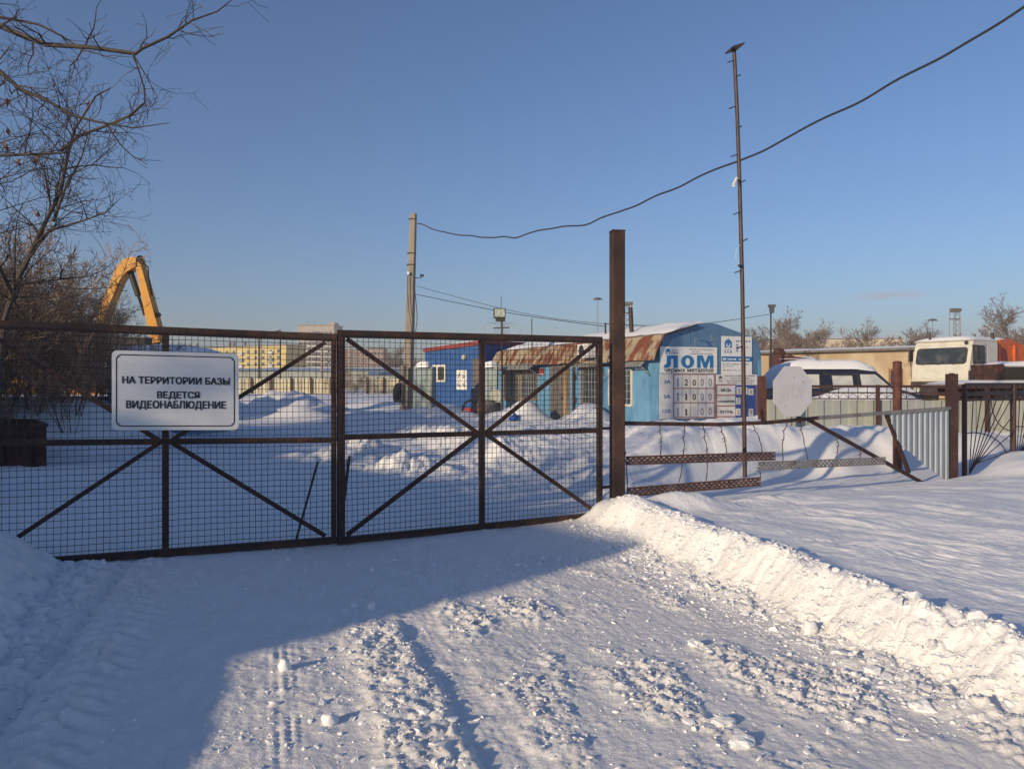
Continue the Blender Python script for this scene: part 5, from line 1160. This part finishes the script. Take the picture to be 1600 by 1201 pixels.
tr.scale = (1.04, 1.04, 1.055); tr.location = (C_.x - 1.22 * math.cos(beta), 32 + 1.22 * math.sin(beta), 0.0); tr.rotation_euler = (0, 0, -beta)

# flat trailer with a dark trough lying on it
r = thing('flat_trailer', P(1600, 640, 21), 'low flat trailer with a snow covered deck behind the sunburst fence', 'trailer')
x0, x1 = P(1494, 0, 21).x, P(1760, 0, 21).x; z = P(0, 600, 21).z
mb = MB(); mb.bx(x0, x1, 21, 23, z - .12, z); mb.bx(x0 + .3, x1, 21.6, 21.75, z - .35, z - .12); mb.bx(x0 + .3, x1, 22.3, 22.45, z - .35, z - .12); mb.build('deck', M['darkrust'], r)
mb = MB(); mb.snow((x0 - .03, 20.97, z - .02), V((1, 0, 0)), V((0, 1, 0)), x1 - x0, 2.05, .13, .3, 31); mb.build('deck_snow', M['snow'], r, True)
for x in (x0 + 1.5, x0 + 3.4):
    for y in (21.2, 22.8): wheel(x, y, .85, .42, .25, r)
r = thing('metal_trough', (P(1600, 0, 21.6).x, 21.6, z), 'dark round bellied metal trough with snow lying on the flat trailer', 'trough')
x0 = P(1560, 0, 21.4).x; x1 = x0 + 2.4
zt = P(0, 571, 21.4).z; mb = MB(); pr = [(.62 * math.cos(R(a)) + .0, (zt) + .52 * math.sin(R(a))) for a in range(180, 361, 15)]
mb.prism(pr, (0, 22.0, 0), (0, 1, 0), UP, (1, 0, 0), x0 + .1, x1); mb.build('belly', M['excdark'], r)
mb = MB(); mb.prism([(.70 * math.cos(R(a)), zt + .60 * math.sin(R(a)) + .04) for a in range(180, 361, 15)], (0, 22.0, 0), (0, 1, 0), UP, (1, 0, 0), x0, x0 + .1); mb.build('end_flange', M['darkrust'], r)
mb = MB(); mb.snow((x0 + .12, 21.36, zt - .02), V((1, 0, 0)), V((0, 1, 0)), 2.2, 1.25, .16, .3, 33); mb.build('snow_load', M['snow'], r, True)

# ------------------------------------------------------------------ buildings further off
def block(name, A, B, depth, z1, m, label, cat='building', z0=-.5, roof=None, snow=.0):
    A, B = V((A[0], A[1], 0)), V((B[0], B[1], 0)); a = (B - A).normalized(); L = (B - A).length; n = V((a.y, -a.x, 0)); pl = Plane(A, a, n)
    r = thing(name, A, label, cat); mb = MB(); pl.slab(mb, 0, L, z0, z1, -depth, 0); mb.build('wall', M[m], r)
    if roof: mb = MB(); pl.slab(mb, -.3, L + .3, z1, z1 + roof[1], -depth - .3, .35); mb.build('roof', M[roof[0]], r)
    if snow: mb = MB(); mb.snow(pl.pt(-.3, z1 + (roof[1] if roof else 0) - .03, .33), a, -n, L + .6, depth + .6, snow, .2, 41, 40, 6); mb.build('roof_snow', M['snow'], r, True)
    return r, pl, L
def windows(r, pl, cells, m='farglass', frame=None, name='window'):
    first = None
    for t, z, w, h in cells:
        mb = MB(); pl.slab(mb, t, t + w, z, z + h, .0, .05); mb.build(name, M[m], r)
# garage row behind van and truck
ga, gb = P(1188, 0, 45.5), P(1500, 0, 37.8)
r, gpl, L = block('garage_row', (ga.x - 1.5, ga.y + 1.2), (gb.x, gb.y), 7, 3.28, 'garage', 'long low garage row with stained cream walls and snow along its roof edge', roof=('doorgrey', .12), snow=.22)
t0, t1, z0, z1 = gpl.quad(1389, 576, 1411, 606); mb = MB(); gpl.slab(mb, t0, t1, z0, z1, 0, .05); f = mb.build('window_frame', M['woodred'], r)
mb = MB(); gpl.slab(mb, t0 + .12, (t0 + t1) / 2 - .05, z0 + .1, z1 - .1, .05, .06); gpl.slab(mb, (t0 + t1) / 2 + .05, t1 - .12, z0 + .1, z1 - .1, .05, .06); mb.build('pane', M['glass'], f)
cxa, cxb = P(1217, 0, 41).x, P(1278, 0, 41).x
o = thing('red_container', (cxa, 41, 0), 'dull red metal container with sloping lid in front of the garage row', 'container')
mb = MB(); mb.prism([(cxa, 0), (cxb, 0), (cxb, 2.85), (cxa, 3.1)], (0, 41, 0), (1, 0, 0), UP, (0, 1, 0), 0, 1.6)
for i in range(9): x = cxa + (cxb - cxa) * (i + .5) / 9; mb.bx(x - .06, x + .06, 40.96, 41, .1, 2.8)
mb.build('wall', M['redrust'], o); mb = MB(); mb.snow((cxa, 40.95, 2.86), V((1, 0, 0)), V((0, 1, 0)), cxb - cxa, 1.65, .16, .2, 44); mb.build('snow_cap', M['snow'], o, True)
mb = MB(); c = P(1217, 551, 43); mb.tube([c - UP * 1.5, c], .12, 10); mb.lathe([(0, .3), (.25, .22), (.36, .02), (.3, -.16), (.12, -.2)], c, 14); o = mb.build('roof_vent', M['darkrust'], None); tag(o, 'rust brown turbine vent sticking up at the end of the garage row', 'vent')
a, b = P(1222, 0, 118), P(1412, 0, 116)
r, hpl, L = block('workshop_hall', (a.x, a.y), (b.x, b.y), 14, 8.4, 'hall', 'pale sunlit hall with plain panels beyond the garage row', snow=.5)
windows(r, hpl, [(1.5 + 3 * i, 4.4, 2.0, 1.2) for i in range(6)])
# apartment blocks across the far side of the yard
ya, yb = P(238, 0, 395), P(447.5, 0, 345)
r, ypl, L = block('apartment_block', (ya.x, ya.y), (yb.x, yb.y), 12, 18.4, 'yellowwall', 'long sunlit yellow five storey apartment block seen over the notice', roof=('doorgrey', .5))
cells = []
for fl in range(5):
    for i in range(19):
        if i in (6, 13): continue
        cells.append((2.0 + i * (L - 3) / 19, 15.2 - fl * 2.95, 1.7, 1.5))
windows(r, ypl, cells)
for k in (6, 13, 17):
    for fl in range(4): mb = MB(); t = 1.6 + k * (L - 3) / 19; ypl.slab(mb, t, t + 3.2, 14.4 - fl * 2.95, 15.9 - fl * 2.95, .05, 1.2); mb.build('balcony', M['farwhite'] if (k + fl) % 2 else M['warehouse'], r)
for k in (.2, .24, .3, .55, .58, .66): mb = MB(); ypl.slab(mb, L * k, L * k + 1.0, 18.9, 21.2, -5, -4); mb.build('chimney', M['doorgrey'], r)
pa, pb = P(465, 0, 402), P(522, 0, 400)
r, ppl, L = block('apartment_tower', (pa.x, pa.y), (pb.x, pb.y), 14, 31.6, 'panelwall', 'tall grey panel tower with white balcony bands behind the gate centre', roof=('concrete', .5))
cells = []
for fl in range(10):
    for i in range(8):
        if i in (4,): continue
        cells.append((.9 + i * (L - 1.4) / 8, 27.0 - fl * 2.8, 1.7, 1.3))
windows(r, ppl, cells)
for fl in range(10):
    mb = MB(); ppl.slab(mb, .3, L - 3.2 if fl % 2 else L - .4, 25.9 - fl * 2.8, 26.9 - fl * 2.8, .0, .9); mb.build('balcony', M['farwhite'], r)
    mb = MB(); ppl.slab(mb, 9.2, 12.4, 26.9 - fl * 2.8, 28.5 - fl * 2.8, .05, .08); mb.build('loggia', M['farglass'], r)
mb = MB(); ppl.slab(mb, L - 3.2, L - .2, 31.6, 33.4, -8, -1); mb.build('lift_house', M['panelwall'], r)
mb = MB(); 
for t in (4, 8): mb.tube([ppl.pt(t, 31.8, -4), ppl.pt(t, 35.2, -4)], .1, 5)
mb.build('aerial', M['steel'], r)
def simple_block(p0, p1, ytop, Y, m, label, n, rows, roofm='doorgrey'):
    a, b = P(p0, 0, Y), P(p1, 0, Y); h = P(0, ytop, Y).z
    r, pl, L = block('apartment_block', (a.x, a.y), (b.x, b.y), 12, h, m, label, roof=(roofm, .5))
    windows(r, pl, [(L * (i + .25) / n, h - 3.2 - 3 * k, L / n * .5, 1.5) for i in range(n) for k in range(rows)]); return r
simple_block(448, 466, 545.5, 430, 'pinkwall', 'pink brick block squeezed between the yellow block and the grey tower', 3, 4)
simple_block(526, 574, 547, 385, 'pinkwall', 'wide pinkish brick block just beyond the gate centre stile', 9, 4)
simple_block(574, 599, 545, 372, 'pinkwall', 'narrow pinkish block with a short dark roof, next to misty bare trees', 5, 4)
# long low warehouse and the fence of pale sheets at the yard's end
wa, wb = P(372, 0, 190), P(640, 0, 185)
r, wpl, L = block('warehouse', (wa.x, wa.y), (wb.x, wb.y), 15, 4.35, 'warehouse', 'long low grey green warehouse with dark blue roof edge beyond the pale fence', roof=('blueroof', .7), snow=.3)
for k in range(12): mb = MB(); t = L * (k + .5) / 12; wpl.slab(mb, t, t + .3, 0, 4.3, .0, .1); mb.build('wall_rib', M['warehouse'], r)
a, b = P(578, 0, 170), P(628, 0, 170)
r, b2, L = block('blue_shed', (a.x, a.y), (b.x, b.y), 8, 3.2, 'warehouse', 'small shed with bright blue roof in front of the warehouse', roof=('blueroof', .75))
mb = MB(); b2.slab(mb, L * .4, L * .55, 0, 2.2, 0, .06); mb.build('door', M['doorgrey'], r)
def farfence(p0, p1, label, ytop=591.5, Y=107):
    A, B = P(p0, 0, Y), P(p1, 0, Y); zt = P(0, ytop, Y).z; L = B.x - A.x
    r = thing('sheet_fence', (A.x, Y, 0), label, 'fence', 'pale sheet fence at the far end of the yard'); mb = MB(); corrugated(mb, (A.x, Y, 0), (1, 0, 0), (0, -1, 0), L, -.3, lambda t: zt + .05 * math.sin(t * .9), .5, .09); mb.build('sheet', M['farfence'], r)
    n = max(1, round(L / 3.0))
    for i in range(n + 1): mb = MB(); x = A.x + L * i / n; mb.bx(x - .14, x + .14, Y - .3, Y - .1, -.3, zt + .25); mb.build('fence_post', M['darkrust'], r)
farfence(300, 518, 'long run of pale sheet fence ending at the gap with bare bushes'); farfence(574, 626, 'short run of pale sheet fence between the bushes and the concrete pole')
# lamps, poles, masts
def lamp_mast(px, ytop, Y, label, kind):
    r = thing('lamp_mast', (P(px, 0, Y).x, Y, 0), label, 'lamp'); x = P(px, 0, Y).x; zt = P(0, ytop, Y).z; k = Y / 100 * (.27 if kind == 'umbrella' else .6)
    mb = MB()
    if kind == 'lattice':
        for dx in (-1.1, 1.1):
            for dy in (-1.1, 1.1): mb.tube([(x + dx * 1.25, Y + dy, 0), (x + dx * .8, Y + dy, zt)], .12, 5)
        for i in range(14): z = zt * i / 14; mb.tube([(x - 1.1, Y - 1.1, z), (x + 1.1, Y - 1.1, z + zt / 14)], .08, 4); mb.tube([(x + 1.1, Y - 1.1, z), (x - 1.1, Y - 1.1, z + zt / 14)], .08, 4)
    else: mb.tube([(x, Y, 0), (x, Y, zt)], [.16 * k + .03, .08 * k + .02], 6)
    mb.build('pole', M['steel'] if kind == 'box' else M['rim'], r)
    mb = MB()
    if kind == 'umbrella':
        mb.lathe([(0, .3 * k), (1.0 * k, .3 * k), (2.1 * k, -.25 * k), (2.2 * k, -.5 * k), (.6 * k, .0)], (x, Y, zt), 12)
        for a in range(0, 360, 60): mb.box((x + 1.9 * k * math.cos(R(a)), Y + 1.9 * k * math.sin(R(a)), zt - .5 * k), (.6 * k, .6 * k, .5 * k))
    elif kind == 'lattice':
        mb.bx(x - 1.5, x + 1.5, Y - .4, Y + .4, zt - 2.4, zt - 2.1); mb.build('platform', M['steel'], r); mb = MB(); mb.bx(x - 1.5, x + 1.5, Y - .4, Y + .4, zt - .2, zt + .1)
        for i in range(6): mb.bx(x - 1.5 + i * .55, x - 1.1 + i * .55, Y - .7, Y + .2, zt + .1, zt + 1.0)
    else:
        mb.prism([(-.17, .12), (.17, .12), (.18, .04), (.11, -.05), (.08, -.32), (-.08, -.32), (-.11, -.05), (-.18, .04)], (x, Y - .15, zt), (1, 0, 0), UP, (0, -1, 0), -.12, .12)
    mb.build('lamp_head', M['shade'], r)
lamp_mast(1204.5, 480, 40, 'small floodlight on a thin pole above the garage row', 'box')
lamp_mast(934, 466, 110, 'ring lamp mast just beside the tall rusty post', 'umbrella')
lamp_mast(1457, 499, 170, 'thin ring lamp mast above the cream truck', 'umbrella')
lamp_mast(1492, 487, 230, 'lattice floodlight tower behind the cream truck', 'lattice')
lamp_mast(980, 477, 230, 'lattice floodlight tower half hidden behind the tall rusty post', 'lattice')
for px, yt, Y, l in ((546, 530, 130, 'tall pale concrete pole in front of the pinkish block'), (503, 541, 140, 'pale concrete pole in front of the grey tower'), (405, 527, 150, 'dark pole in front of the yellow block')):
    x = P(px, 0, Y).x; zt = P(0, yt, Y).z; mb = MB(); mb.tube([(x, Y, 0), (x, Y, zt)], [.26, .17], 7); mb.box((x, Y - .1, zt - .4), (1.2, .12, .12)); o = mb.build('utility_pole', M['concrete'] if px > 450 else M['steel'], None); tag(o, l, 'pole')
r = thing('gantry_arm', P(438, 590, 150), 'dark lattice gantry arm on a thin post above the yellow block', 'gantry'); mb = MB(); a, b, c = P(438, 516, 150), P(412, 523, 150), P(438, 523, 150)
mb.tube([V((c.x, 150, 0)), a], .15, 5); mb.build('pole', M['steel'], r); mb = MB(); mb.beam(a, b, .3, .25); mb.beam(c, b, .3, .22)
for i in range(6): mb.beam(a.lerp(b, i / 6), c.lerp(b, (i + .5) / 6), .15, .12)
mb.build('truss', M['steel'], r)

# ------------------------------------------------------------------ bare trees and shrubs
def grow(mb, p, d, L, r, lvl, rng, sp, stats):
    """one branch with its side branches; sp: per level settings"""
    nseg, wander, up, nch, lfac, ang, sides, keep = sp[lvl]
    pts = [V(p)]; rad = [r]; d = V(d).normalized()
    for i in range(nseg):
        d = (d + V((rng.gauss(0, wander), rng.gauss(0, wander), rng.gauss(0, wander) + up))).normalized()
        pts.append(pts[-1] + d * (L / nseg)); rad.append(max(r * (1 - .8 * (i + 1) / nseg), sp['rmin']))
    (mb[0] if lvl <= sp['trunk'] else mb[1]).tube(pts, rad, sides, False); stats[0] += 1
    if lvl + 1 in sp:
        for _ in range(nch):
            f = rng.uniform(keep, .98); x = f * nseg; i = min(int(x), nseg - 1); q = pts[i].lerp(pts[i + 1], x - i)
            dd = (pts[i + 1] - pts[i]).normalized(); o = dd.orthogonal(); o.rotate(Matrix.Rotation(rng.uniform(0, 6.283), 3, dd))
            a = R(rng.uniform(*ang)); nd = dd * math.cos(a) + o * math.sin(a)
            grow(mb, q, nd, L * lfac * rng.uniform(.6, 1.15) * (1.15 - .5 * f), max(rad[i] * .6, sp['rmin']), lvl + 1, rng, sp, stats)
def along(mb, pts, r0, r1, rng, sp, lvl, n, L, stats, sides=7):
    """an explicit limb through given points with side branches grown along it"""
    pts = [V(p) for p in pts]; k = len(pts); mb[0].tube(pts, [r0 + (r1 - r0) * i / (k - 1) for i in range(k)], sides, False)
    for _ in range(n):
        f = rng.uniform(.05, 1) * (k - 1); i = min(int(f), k - 2); q = pts[i].lerp(pts[i + 1], f - i); dd = (pts[i + 1] - pts[i]).normalized()
        o = dd.orthogonal(); o.rotate(Matrix.Rotation(rng.uniform(0, 6.283), 3, dd)); a = R(rng.uniform(25, 70))
        nd = dd * math.cos(a) + o * math.sin(a) + V((0, 0, .15))
        grow(mb, q, nd, L * rng.uniform(.5, 1.2), max(sp['rmin'], (r0 + (r1 - r0) * f / (k - 1)) * .5), lvl, rng, sp, stats)
def finish(name, mb, base, label, mats=('bark', 'twig'), group=None, leaves=None):
    r = thing(name, base, label, 'shrub' if 'shrub' in name else 'tree', group)
    mb[0].build('trunk', M[mats[0]], r, True); mb[1].build('crown', M[mats[1]], r)
    return r
st = [0]
# tree rising inside the yard at its edge
SPT = {0: (8, .10, .02, 10, .5, (25, 55), 7, .25), 1: (7, .14, .02, 9, .5, (25, 60), 5, .15), 2: (6, .2, .015, 7, .5, (25, 65), 4, .1), 3: (5, .22, .03, 4, .5, (25, 60), 3, .1), 4: (4, .2, .03, 0, .5, (20, 50), 3, .1), 'rmin': .0034, 'trunk': 1}
rng = random.Random(12); mbs = [MB(), MB()]; TY = 14.0
def q(px, py, y=TY): return P(px, py, y)
along(mbs, [q(-8, 640), q(8, 500), q(22, 450), q(48, 395), q(72, 345), q(95, 300), q(104, 250), q(118, 200), q(150, 150), q(172, 138)],   .058, .011, rng, SPT, 2, 17, 1.9, st)
along(mbs, [q(95, 235, 14.0), q(125, 212, 13.7), q(172, 194, 13.4), q(205, 180, 13.2), q(227, 160, 13.1), q(224, 135, 13.1)], .035, .008, rng, SPT, 3, 16, .9, st, 5)
along(mbs, [q(52, 385), q(78, 360, 13.6), q(130, 345, 13.2), q(165, 332, 12.9), q(183, 315, 12.8)], .03, .006, rng, SPT, 3, 16, 1.0, st, 5)
along(mbs, [q(84, 345), q(100, 300, 14.5), q(128, 245, 14.6), q(138, 205, 14.6)], .03, .008, rng, SPT, 3, 18, 1.2, st, 5)
along(mbs, [q(20, 460), q(-20, 380, 13), q(-50, 300, 12.5), q(-60, 200, 12.5)], .045, .012, rng, SPT, 2, 14, 1.8, st, 5)
finish('bare_tree', mbs, q(-8, 640), 'slender bare tree with forking stem standing among the shrubs behind the gate')
# neighbouring tree outside the frame whose limbs hang in from the side
SPB = dict(SPT); rng = random.Random(31); mbs = [MB(), MB()]; BY = 9.5
def q(px, py, y=BY): return P(px, py, y)
along(mbs, [V((-8.1, BY, 0)), V((-8.0, BY, 3)), V((-7.9, BY, 5.5)), V((-7.8, BY + .1, 8.5))], .15, .05, rng, SPT, 2, 4, 2.0, st)
along(mbs, [V((-7.95, BY, 4.6)), q(-90, 10), q(0, 41), q(40, 58, 9.3), q(72, 70, 9.2), q(140, 74, 9.0), q(212, 84, 8.8), q(222, 76, 8.8), q(262, 58, 8.8), q(300, 32, 8.8), q(340, 18, 8.8), q(362, 0, 8.8)], .042, .005, rng, SPT, 3, 20, .7, st, 6)
along(mbs, [q(0, 27, 9.6), q(60, 38, 9.6), q(96, 56, 9.6), q(130, 78, 9.5), q(180, 92, 9.5)], .02, .005, rng, SPT, 4, 14, .5, st, 5)
along(mbs, [V((-7.95, BY, 3.9)), q(-80, 60), q(0, 112), q(32, 140), q(70, 155), q(112, 180), q(150, 190), q(178, 195), q(210, 200, 9.4), q(264, 192, 9.4)], .034, .005, rng, SPT, 3, 18, .65, st, 6)
along(mbs, [q(206, 82, 8.8), q(215, 105, 8.8), q(226, 140, 8.8), q(226, 160, 8.9), q(200, 182, 9.1), q(180, 194, 9.3)], .010, .008, rng, SPT, 4, 10, .35, st, 5)
along(mbs, [q(208, 85, 8.8), q(228, 118, 8.8), q(246, 152, 8.8)], .008, .004, rng, SPT, 4, 6, .3, st, 4)
along(mbs, [V((-7.95, BY, 3.2)), q(-70, 240), q(0, 243), q(50, 241), q(100, 239)], .03, .012, rng, SPT, 3, 12, .8, st, 6)
along(mbs, [q(168, 196), q(188, 226, 9.6), q(206, 243, 9.7), q(230, 257, 9.7)], .010, .004, rng, SPT, 4, 8, .35, st, 4)
for yy, pw in ((150, 30), (205, 60), (260, 70), (310, 60), (120, 20), (345, 80)): along(mbs, [q(-60, yy + 40, 10.5), q(-10, yy + 22, 10.6), q(pw, yy, 10.8), q(pw + 45, yy - 8, 11)], .010, .0035, rng, SPT, 3, 10, .8, st, 4)
lf = MB()
for px, py in ((12, 160), (40, 215), (55, 250), (30, 255), (14, 208), (137, 165), (58, 335), (8, 230)):
    c = q(px, py, 10.0)
    for k in range(5): lf.add([c + V((rng.gauss(0, .022), rng.gauss(0, .022), rng.gauss(0, .035))) for _ in range(4)], [(0, 1, 2, 3)])
r = finish('bare_tree', mbs, V((-8.1, BY, 0)), 'bare tree whose long dark limbs reach across the sky from outside the picture'); lf.build('dry_leaves', M['leaf'], r)
# thicket of shrubs: three built, the rest copied
SPS = {0: (7, .09, .03, 10, .42, (15, 45), 4, .15), 1: (5, .14, .05, 6, .5, (18, 50), 3, .1), 2: (4, .18, .05, 3, .5, (20, 50), 3, .1), 3: (3, .2, .05, 0, .5, (20, 50), 3, .1), 'rmin': .0065, 'trunk': 0}
protos = []
for s in range(3):
    rng = random.Random(70 + s); mbs = [MB(), MB()]
    for k in range(7):
        a = rng.uniform(0, 6.28); grow(mbs, V((.35 * math.cos(a) * rng.random(), .35 * math.sin(a) * rng.random(), -.3)), V((.42 * math.cos(a), .42 * math.sin(a), 1)), rng.uniform(2.8, 4.4), rng.uniform(.016, .03), 0, rng, SPS, st)
    protos.append((mbs))
roots = []
spots = [(-11.2, 16.6, 1.0), (-12.6, 17.6, 1.05), (-10.4, 18.0, .6), (-13.8, 18.8, 1.1), (-11.6, 19.4, .7), (-12.9, 20.6, 1.05), (-15.2, 20.2, 1.1), (-10.9, 17.2, .66), (-14.4, 22.2, 1.05), (-12.2, 22.5, .55), (-12.0, 15.6, .75), (-10.6, 20.6, .62), (-11.9, 21.2, .55), (-10.3, 15.8, .5), (-11.3, 15.4, .55), (-12.4, 16.2, .6), (-13.3, 17.2, .65), (-9.9, 16.9, .45), (-14.5, 18.6, .7), (-11.0, 18.6, .55), (-12.2, 18.8, .6), (-13.0, 19.6, 1.0), (-11.4, 23.6, .5), (-12.0, 17.0, .9), (-13.2, 18.2, .8), (-11.3, 18.2, .6), (-14.2, 19.8, .95), (-12.2, 20.0, .65), (-13.6, 21.6, .7), (-10.9, 19.6, .6), (-15.4, 21.4, .9), (-11.6, 16.0, .7), (-14.0, 17.6, .9)]
for i, (x, y, sc_) in enumerate(spots):
    if i < 3: rt = finish('bare_shrub', protos[i], V((0, 0, 0)), 'bare tawny shrub in the dense thicket behind the gate leaf with the notice', ('bark', 'bushtwig'), 'shrubs of the thicket'); roots.append(rt)
    else: rt = copy_tree(roots[i % 3])
    rt.location = (x, y, hz(x, y) + .1); rt.rotation_euler = (0, 0, i * 2.4); rt.scale = (sc_, sc_, sc_ * (1 + .1 * ((i * 7) % 3 - 1)))
# distant bare trees
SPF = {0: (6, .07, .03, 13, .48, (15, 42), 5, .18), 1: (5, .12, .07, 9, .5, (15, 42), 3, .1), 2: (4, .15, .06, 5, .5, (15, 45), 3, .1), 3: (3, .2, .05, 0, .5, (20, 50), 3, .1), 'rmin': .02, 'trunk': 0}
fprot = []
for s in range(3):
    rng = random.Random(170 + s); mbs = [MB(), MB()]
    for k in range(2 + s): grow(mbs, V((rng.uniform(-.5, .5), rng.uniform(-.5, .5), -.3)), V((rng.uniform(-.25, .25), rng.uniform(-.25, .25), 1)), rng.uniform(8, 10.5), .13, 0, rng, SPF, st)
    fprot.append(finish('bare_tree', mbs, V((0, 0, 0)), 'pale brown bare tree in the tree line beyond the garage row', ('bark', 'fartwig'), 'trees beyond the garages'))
first = [True] * 3
far = [(1178, 500, 100), (1205, 515, 105), (1228, 505, 98), (1248, 512, 110), (1262, 498, 95), (1290, 520, 105), (1318, 524, 90), (1345, 512, 80), (1368, 518, 85), (1412, 505, 84), (1434, 512, 88), (1462, 520, 120), (1530, 500, 90), (1556, 508, 100), (1585, 486, 95), (1610, 490, 90), (1188, 520, 90), (1238, 522, 88), (1395, 522, 95), (1500, 518, 130)]
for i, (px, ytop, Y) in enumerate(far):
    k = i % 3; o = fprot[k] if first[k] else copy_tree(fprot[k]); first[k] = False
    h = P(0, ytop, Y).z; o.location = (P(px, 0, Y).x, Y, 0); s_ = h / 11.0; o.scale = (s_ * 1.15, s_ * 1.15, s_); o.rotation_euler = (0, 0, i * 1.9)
lab2 = 'misty bare tree beyond the warehouse, seen past the concrete pole'
for i, (px, ytop, Y) in enumerate(((607, 548, 260), (617, 541, 255), (628, 546, 265), (648, 552, 250), (657, 558, 240))):
    o = copy_tree(fprot[i % 3]); tag(o, lab2, 'tree', 'trees beyond the warehouse'); h = P(0, ytop, Y).z; s_ = h / 11.; o.location = (P(px, 0, Y).x, Y, 0); o.scale = (s_, s_, s_)
for i, (px, ytop, Y, l) in enumerate(((532, 585, 103, 'low bare bush at the start of the gap in the pale fence'), (548, 576, 104, 'taller bare bush in the middle of the fence gap'), (562, 590, 101, 'low sprawling bare bush by the short fence run'))):
    o = copy_tree(roots[i]); o.name = 'bare_shrub'; tag(o, l, 'shrub', 'bushes in the fence gap'); s_ = (P(0, ytop, Y).z) / 4.0; o.location = (P(px, 0, Y).x, Y, 0); o.scale = (s_ * 1.6, s_ * 1.6, s_)

# ------------------------------------------------------------------ unseen houses and trees added behind the camera, shaped for the shade they throw
def sp_(p, s): return V(((s - p) / math.sqrt(2), (s + p) / math.sqrt(2), 0))
TE = math.tan(R(SUN_EL))
def shade_block(p0, p1, s_end, label, s0=-14.0, depth=8):
    h = (s_end - s0) * TE; A, B = sp_(p0, s0), sp_(p1, s0); a = (B - A).normalized(); n = sp_(0, 1).normalized()  # unseen house, its height set by where the shade should end
    r = thing('unseen_shade_house', A, label, 'house'); L = (B - A).length; mb = MB(); c = A + a * L / 2 - n * depth / 2 + UP * h / 2
    mb.box(c, (L, depth, h), (a, n, UP)); mb.build('wall', M['brick'], r)
    mb = MB(); mb.snow(A - n * depth + UP * (h - .02), a, n, L, depth, .3, .2, 51, 30, 8); mb.build('roof_snow', M['snow'], r, True)
    mb = MB(); k = int(L / 3)
    for i in range(k): mb.box(A + a * (L * (i + .5) / k) + UP * (h * .6) + n * .02, (1.2, .06, 1.3), (a, n, UP))
    mb.build('window', M['farglass'], r); return r
shade_block(4.25, 5.9, 6.3, 'low end of the unseen shade house added behind the camera'); shade_block(5.905, 8.4, 7.1, 'middle of the unseen shade house added behind the camera, slightly taller than its end')
shade_block(8.405, 13.8, 7.9, 'low wing of the unseen shade house added behind the camera'); shade_block(13.805, 19, 9.2, 'unseen brick block added further along behind the camera for its shade'); shade_block(19.005, 44, 13, 'long unseen brick block added at the far end behind the camera for its shade')
SPO = dict(SPF); SPO['rmin'] = .03
for i, (p, s) in enumerate(((-6.5, -30), (-9, -34), (-14, -31), (-19, -33), (9, -26), (18, -24), (7.0, -25), (12.5, -27))):
    o = copy_tree(fprot[i % 3]); tag(o, 'unseen bare tree added behind the camera to dapple the light', 'tree', 'unseen trees behind the camera'); o.location = sp_(p, s); k = 1.15 if s < -28 or p in (7.0, 12.5) else .85; o.scale = (k, k, k); o.rotation_euler = (0, 0, i * 1.3)  # unseen trees, placed to dapple the sunlight
hb = MB(); hb.bx(-480, 480, -60, 560, -1.5, 38); ho = hb.build('haze', None or M['snow'], None)
hm = bpy.data.materials.new('thin_frosty_haze'); hm.use_nodes = True; hn = hm.node_tree.nodes; hn.remove(hn['Principled BSDF'])
pv = hn.new('ShaderNodeVolumePrincipled'); pv.inputs['Density'].default_value = .0012; pv.inputs['Color'].default_value = (.80, .71, .70, 1); pv.inputs['Anisotropy'].default_value = 0
hm.node_tree.links.new(pv.outputs[0], hn['Material Output'].inputs['Volume']); ho.data.materials.clear(); ho.data.materials.append(hm); tag(ho, kind='stuff')
